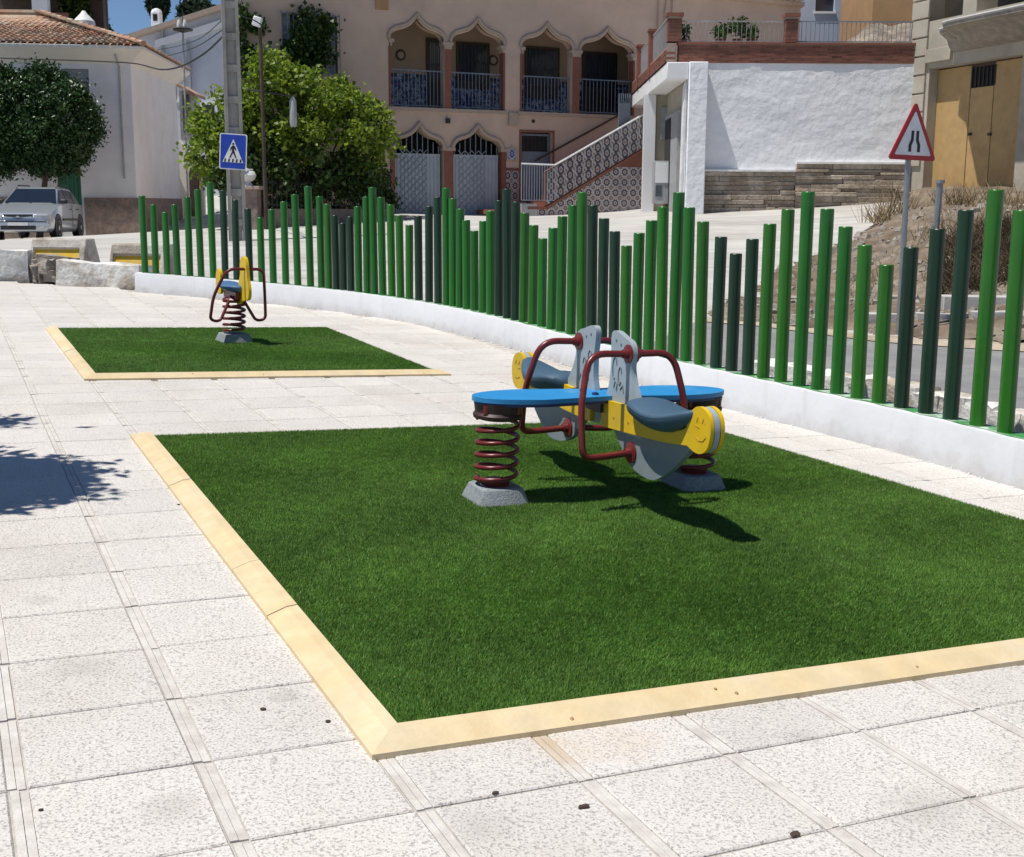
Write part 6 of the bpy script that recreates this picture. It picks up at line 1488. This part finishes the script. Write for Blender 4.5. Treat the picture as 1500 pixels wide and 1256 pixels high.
# lower body: stations along the length with a rounded outline
stn = [(-2.12, .30, .60, .66, .55), (-2.05, .22, .66, .78, .66), (-1.80, .20, .71, .84, .78), (-1.2, .18, .90, .86, .84), (-.78, .18, .96, .86, .86), (0, .18, .97, .86, .865), (1.0, .18, .98, .855, .86), (1.7, .2, .97, .83, .83), (2.0, .26, .93, .80, .74), (2.10, .34, .88, .74, .66)]
vs = []; kk = 12
for y, zl, zh, w, wt in stn:
    ring = [(-w * .88, zl), (-w * .98, zl + .10), (-w, zl + (zh - zl) * .5), (-w * .985, zh - .12), (-wt, zh - .02), (-wt * .6, zh + .015)]
    ring = ring + [(-x, z) for x, z in ring[::-1]]; vs += [cv(x, y, z) for x, z in ring]
n_ = len(stn); fs = [(i * kk + j, i * kk + (j + 1) % kk, (i + 1) * kk + (j + 1) % kk, (i + 1) * kk + j) for i in range(n_ - 1) for j in range(kk)] + [tuple(range(kk))[::-1], tuple((n_ - 1) * kk + j for j in range(kk))]
b = MB(); b.add(vs, fs); body = b.build('body', M['car'], car, smooth=True, angle=40)
gst = [(-.80, .95, .955, .74, .0), (-.05, .95, 1.395, .74, .57), (.7, .95, 1.43, .74, .575), (1.45, .95, 1.40, .73, .56), (2.02, .93, .96, .70, .66)]
vs = []
for y, zb, zt2, wb_, wt in gst:
    wt = wt or .70; vs += [cv(-wb_, y, zb), cv(-wt, y, zt2 - .02), cv(-wt * .75, y, zt2 + .012), cv(wt * .75, y, zt2 + .012), cv(wt, y, zt2 - .02), cv(wb_, y, zb)]
b = MB(); b.add(vs, [(i * 6 + j, i * 6 + (j + 1) % 6, (i + 1) * 6 + (j + 1) % 6, (i + 1) * 6 + j) for i in range(4) for j in range(6)] + [(5, 4, 3, 2, 1, 0), (24, 25, 26, 27, 28, 29)]); b.build('cabin', M['car'], car, smooth=True, angle=30)
def glass(name, pts, off, m='glass'):
    P = [Vector(p) for p in pts]; n = (P[1] - P[0]).cross(P[2] - P[0]).normalized() * off; b = MB(); k = len(P)
    b.add([CFm @ (p + n) for p in P] + [CFm @ (p - n * .5) for p in P], [tuple(range(k)), tuple(range(k, 2 * k))[::-1]] + [(i, k + i, k + (i + 1) % k, (i + 1) % k) for i in range(k)]); return b.build(name, M[m], car)
glass('windscreen', [(-.68, -.77, .985), (.68, -.77, .985), (.53, -.10, 1.365), (-.53, -.10, 1.365)], .012)
glass('rear_window', [(.6, 2.0, .99), (-.6, 2.0, .99), (-.52, 1.52, 1.36), (.52, 1.52, 1.36)], .012)
for s in (-1, 1):
    def sd(pts): return pts if s > 0 else pts[::-1]
    def X_(z): return s * (.742 - (z - .95) / .45 * .168)
    glass('side_window', sd([(X_(.98), -.55, .98), (X_(.98), .28, .98), (X_(1.35), .28, 1.35), (X_(1.33), -.02, 1.33)]), .010)
    glass('side_window', sd([(X_(.98), .36, .98), (X_(.98), 1.12, .98), (X_(1.34), 1.12, 1.34), (X_(1.35), .36, 1.35)]), .010)
    glass('side_window', sd([(X_(.98), 1.20, .98), (X_(.98), 1.80, .98), (X_(1.30), 1.48, 1.30), (X_(1.33), 1.20, 1.33)]), .010)
    b = MB(); b.tube([cv(s * .53, -.02, 1.40), cv(s * .53, .05, 1.47), cv(s * .53, 1.3, 1.485), cv(s * .53, 1.42, 1.42)], .02, 6); b.build('roof_rail', M['black'], car, smooth=True)
    b = MB(); b.fbox(CFm, *sorted((s * .75, s * .95)), -.62, -.50, .96, 1.08); b.build('wing_mirror', M['black'], car, bevel=.03)
    b = MB(); b.fbox(CFm, *sorted((s * .862, s * .882)), -.85, 1.6, .50, .56); b.build('side_moulding', M['black'], car)
    for y in (.32, ): b = MB(); b.fbox(CFm, *sorted((s * .862, s * .868)), y - .008, y + .008, .3, .94); b.build('door_gap', M['black'], car)
    for y in (.18, 1.02): b = MB(); b.fbox(CFm, *sorted((s * .866, s * .885)), y - .1, y + .06, .80, .83); b.build('door_handle', M['black'], car)
    hl_ = MB(); hl_.prism(CFm @ Matrix.Translation((0, 0, .545)), [(s * .40, -2.135), (s * .60, -2.10), (s * .745, -2.02), (s * .74, -1.80), (s * .40, -1.90)][::s], 0, .115); hl_.build('headlight', M['lamp'], car, bevel=.02)
    for y in (-1.33, 1.35):
        Mw = CFm @ Matrix.Translation((s * .74, y, .30)) @ Matrix.Rotation(math.pi / 2 * s, 4, 'Y')
        b = MB(); b.lathe(Mw, [(.24, -.1), (.29, -.08), (.305, -.03), (.305, .08), (.28, .125), (.20, .13)], 20); w_ = b.build('wheel', M['rubber'], car, smooth=True)
        b = MB(); b.lathe(Mw, [(.20, .10), (.195, .132), (.12, .118), (.05, .135), (.02, .14)], 16); b.build('rim', M['alloy'], w_, smooth=True)
        b = MB(); b.lathe(CFm @ Matrix.Translation((s * .80, y, .33)) @ Matrix.Rotation(math.pi / 2 * s, 4, 'Y'), [(.355, .0), (.36, .0632)], 20); b.build('wheel_arch', M['black'], car)
b = MB(); b.prism(CFm @ Matrix(((1, 0, 0, 0), (0, 0, -1, -2.10), (0, 1, 0, 0), (0, 0, 0, 1))), [(-.37, .63), (-.05, .555), (.05, .555), (.37, .63), (.37, .665), (-.37, .665)], -.1, .045); b.build('grille', M['black'], car)
b = MB(); b.prism(CFm @ Matrix(((1, 0, 0, 0), (0, 0, -1, -2.12), (0, 1, 0, 0), (0, 0, 0, 1))), [(-.36, .58), (.36, .58), (.36, .605), (.06, .59), (0, .63), (-.06, .59), (-.36, .605)], 0, .035); b.build('nose_badge', M['car'], car)
b = MB(); b.fbox(CFm, -.03, .03, -.79, -.775, 1.0, 1.005); b.build('wiper', M['black'], car)
b = MB(); b.fbox(CFm, -.80, .80, -2.16, -1.95, .34, .50); b.build('bumper', M['car'], car, bevel=.04)
b = MB(); b.fbox(CFm, -.74, .74, -2.175, -2.158, .455, .49); b.build('bumper_strip', M['black'], car)
b = MB(); b.fbox(CFm, -.45, .45, -2.172, -2.158, .26, .36); b.build('lower_grille', M['black'], car); b = MB(); b.fbox(CFm, -.26, .26, -2.18, -2.1755, .37, .455); b.build('number_plate', M['signwhite'], car)
for s in (-1, 1): b = MB(); b.lathe(CFm @ Matrix.Translation((s * .62, -2.155, .33)) @ Matrix.Rotation(math.pi / 2, 4, 'X'), [(.06, 0), (.055, .02)], 12); b.build('fog_lamp', M['lamp'], car)

# ------------------------------------------------------------------ bank, kerbs and dry growth on the right
def bank_ctrl():
    P = []
    for a in [(1070,446,17.3,.0),(1088,440,17.5,.02),(1135,408,18.8,.10),(1200,382,20.4,.16),(1258,360,22,.2),(1300,338,24,.2),(1320,310,26.5,.1)]:
        p = at(*a[:3]); p[2] = max(p[2], gz(p[0], p[1]) + a[3]); P.append(p)
    for a in [(1300,405,17.6),(1340,370,18.6),(1380,335,18.2),(1450,335,17.8),(1560,335,17.6),(1900,335,17.5),(1385,428,15.6),(1500,432,15.2),(1700,440,14.8),(2000,450,14),(1340,306,22),(1440,300,22),(1440,277,27),(1560,300,22),(1900,290,24),(1370,280,28),(1240,430,17.2),(1180,440,16.8)]: P.append(at(*a))
    for q in sand_b: P.append([q[0], q[1] - .1, float(gz(q[0], q[1])) + .01])
    return np.array(P)
BC = bank_ctrl(); nB = len(BC); dB = np.linalg.norm(BC[:, None, :2] - BC[None, :, :2], axis=2)
AB = np.block([[dB, np.ones((nB, 1)), BC[:, :2]], [np.ones((1, nB)), np.zeros((1, 3))], [BC[:, :2].T, np.zeros((2, 3))]]); wB = np.linalg.lstsq(AB, np.concatenate([BC[:, 2], [0, 0, 0]]), rcond=None)[0]
def bz(x, y):
    x = np.asarray(x, float); y = np.asarray(y, float); d = np.sqrt((x[..., None] - BC[:, 0]) ** 2 + (y[..., None] - BC[:, 1]) ** 2)
    z = d @ wB[:nB] + wB[nB] + wB[nB + 1] * x + wB[nB + 2] * y
    return z + .035 * np.sin(x * 3.1 + 1.7 * np.sin(y * 2.3)) * np.sin(y * 2.7 + x) + .018 * np.sin(x * 9 + y * 4) * np.sin(y * 8 - x * 3)
edge = [at(*p)[:2] for p in [(1070,446,17.3),(1135,408,18.8),(1200,382,20.4),(1258,360,22),(1300,338,24),(1322,300,28)]] + [np.array([9.8, 29.8]), np.array([12.5, 25.5]), np.array([20, 24]), np.array([20, 10])] + [np.array(q) for q in sand_b[::-1] if q[0] < 19]
edge = [tuple(e_) for e_ in edge]
bank = sheet('embankment', np.linspace(2.5, 20, 120), np.linspace(10, 30, 130), bz, M['earth'], keep=lambda x, y: inside(edge, x, y))
# scattered stones on the bank
rgs = np.random.default_rng(12); b = MB(); cnt = 0
while cnt < 2200:
    x, y = rgs.uniform(2.8, 14), rgs.uniform(13, 24)
    if not inside(edge, x, y): continue
    cnt += 1; s = rgs.uniform(.02, .09) * (1 if rgs.random() < .9 else 1.8); z = float(bz(x, y)); b.box((x, y, z + s * .15), (s * 1.4, s, s * .8), Matrix.Rotation(rgs.uniform(0, 3), 3, 'Z') @ Matrix.Rotation(rgs.uniform(-.5, .5), 3, 'X'), .6)
o = tag(b.build('bank_rubble', M['rubble']), 'loose stones strewn over the dry earth bank', 'rubble', None, 'stuff')
# dry brush and stalks
def stalks(name, pts, h, m, parent, seed, spread=.35, k=9, w=.012):
    rg = np.random.default_rng(seed); n = len(pts) * k; base = np.repeat(np.asarray(pts, float), k, 0) + rg.normal(size=(n, 3)) * [.05, .05, 0]
    d = rg.normal(size=(n, 3)) * spread; d[:, 2] = 1; hh = h * rg.uniform(.4, 1.2, n)[:, None]; tip = base + d * hh; mid = base + d * hh * .55 + rg.normal(size=(n, 3)) * .03 * h
    s = rg.normal(size=(n, 3)); s[:, 2] *= .2; s /= np.linalg.norm(s, axis=1)[:, None]; s *= w / 2
    V = np.stack([base - s, base + s, mid + s * .7, mid - s * .7, tip], 1).reshape(-1, 3); i = np.arange(n)[:, None] * 5
    Fc = np.concatenate([i + [0, 1, 2], i + [0, 2, 3], i + [3, 2, 4]])
    if parent is not None and parent in WM: inv = np.array(WM[parent].inverted()); V = V @ inv[:3, :3].T + inv[:3, 3]
    return np_mesh(name, V, Fc, M[m], parent)
def on_bank(pxa, pxb, Ya, Yb, n, seed):
    rg = np.random.default_rng(seed); px = rg.uniform(pxa, pxb, n); Y = rg.uniform(Ya, Yb, n); x = (px - CX) / F * Y * 1.0; return np.stack([x, Y, bz(x, Y) - .01], 1)
tag(stalks('dry_brush', on_bank(1372, 1720, 15.5, 18.0, 1100, 1), .22, 'drydark', None, 2, .8, 12, .016), 'dark dry brush covering the bank above the kerb slab', 'dry brush', None, 'stuff')
tag(stalks('dry_grass', np.concatenate([on_bank(1330, 1720, 18, 25.5, 300, 3), on_bank(1150, 1380, 16.0, 19.5, 34, 4)]), .24, 'dry', None, 5, .5, 6, .014), 'straw coloured dry grass along the top of the bank', 'dry grass', None, 'stuff')
for i, (px, py, Y, h, lab) in enumerate(((1312, 335, 23.5, .75, 'bare straw coloured thistle bush below the cement corner'), (1290, 345, 22.5, .4, 'small dry weed left of the sign post on the bank edge'), (1405, 300, 22, .36, 'dry weeds in front of the ochre garage door'), (1470, 300, 21.5, .42, 'dry weeds at the right end of the ochre garage door'))):
    c = at(px, py, Y); c[2] = bz(c[0], c[1]); t = thing('dry_bush', c, lab, 'dry bush', 'dry bushes on the bank'); stalks('stalk', c + np.random.default_rng(i).normal(size=(26, 3)) * [.16, .16, 0], h, 'dry', t, 30 + i, .5, 5, .018)['kind'] = 'stuff'
# light concrete kerb slab and the lower kerb stones beside the road
ks = thing('kerb_slab', at(1440, 470, 15.0), 'light grey concrete slab wall at the foot of the brushy bank', 'kerb')
x0 = at(1379, 440, 15.05)[0]; zt = at(1440, 433, 15.05)[2]
for i in range(5):
    b = MB(); xa = x0 + i * 1.25; ya = 15.05 - i * .16; b.fbox(Matrix.Translation((xa, ya, 0)) @ Matrix.Rotation(-.128, 4, 'Z'), 0, 1.245, -.12, .12, -.6, zt - .02 * i); b.build('slab', M['kerb'], ks, bevel=.012)
kb = thing('roadside_kerb', at(1440, 480, 14.2), 'low pale kerb stones along the sandy road verge', 'kerb')
for i in range(13):
    t = i / 12; xa = at(1300, 470, 14.6)[0] + i * .62; ya = 14.62 - i * .085; z = float(gz(xa, ya)); rough('kerb_stone', Matrix.Translation((xa, ya, z + .06)) @ Matrix.Rotation(-.13, 4, 'Z'), (.58, .2, .2), .02, 'kerb', kb, i, 3, 5)
# whitewashed rubble row just behind the fence
rb = thing('stone_row', pl(*back[62]), 'row of rough whitewashed stones just behind the green posts', 'stone edging')
for i in range(17):
    t = 57 + i * 1.05; j = int(t)
    if j + 1 >= len(back): break
    p = back[j] + (back[j + 1] - back[j]) * (t - j) - nin[j] * .5; q = pl(*p); dvec = back[j + 1] - back[j]; a = math.atan2(*(pl(*back[j + 1]) - pl(*back[j]))[[1, 0]])
    rough('white_stone', Matrix.Translation((q[0], q[1], q[2] + .13)) @ Matrix.Rotation(a, 4, 'Z'), (z_r.uniform(.17, .23), .2, z_r.uniform(.24, .32)), .028, 'oldplaster', rb, i + 20, 3, 6)
# dark crumbs lying on the paving
R5 = random.Random(77)
for x, y, sz, lab in ((480, 1058, .010, 'dark crumb on the tile beside the left corner of the timber border'), (385, 1040, .013, 'flat dark crumb on the second tile left of the timber corner'), (725, 1163, .011, 'dark crumb on the tile just below the yellowish stained joint'), (855, 1183, .018, 'largest dark spot of dirt on the paving below the stained joint'), (1165, 1223, .02, 'brown smudge of dirt on a joint at the bottom right'), (60, 1188, .008, 'tiny dark crumb in the bottom left corner of the paving'), (262, 740, .010, 'dark crumb left of the pale timber border near the tree shadow')):
    u, v = onpl(x, y); o = MB(); o.prism(frame(pl(u, v, .0), PU, PV, PN), [(sz * R5.uniform(.35, .7) * math.cos(t) * 1.3, sz * R5.uniform(.3, .6) * math.sin(t)) for t in np.linspace(0, 5.6, 8)], .0005, .0045)
    tag(o.build('crumb', M['darkwood']), lab, 'crumb', 'dark crumbs on the paving')
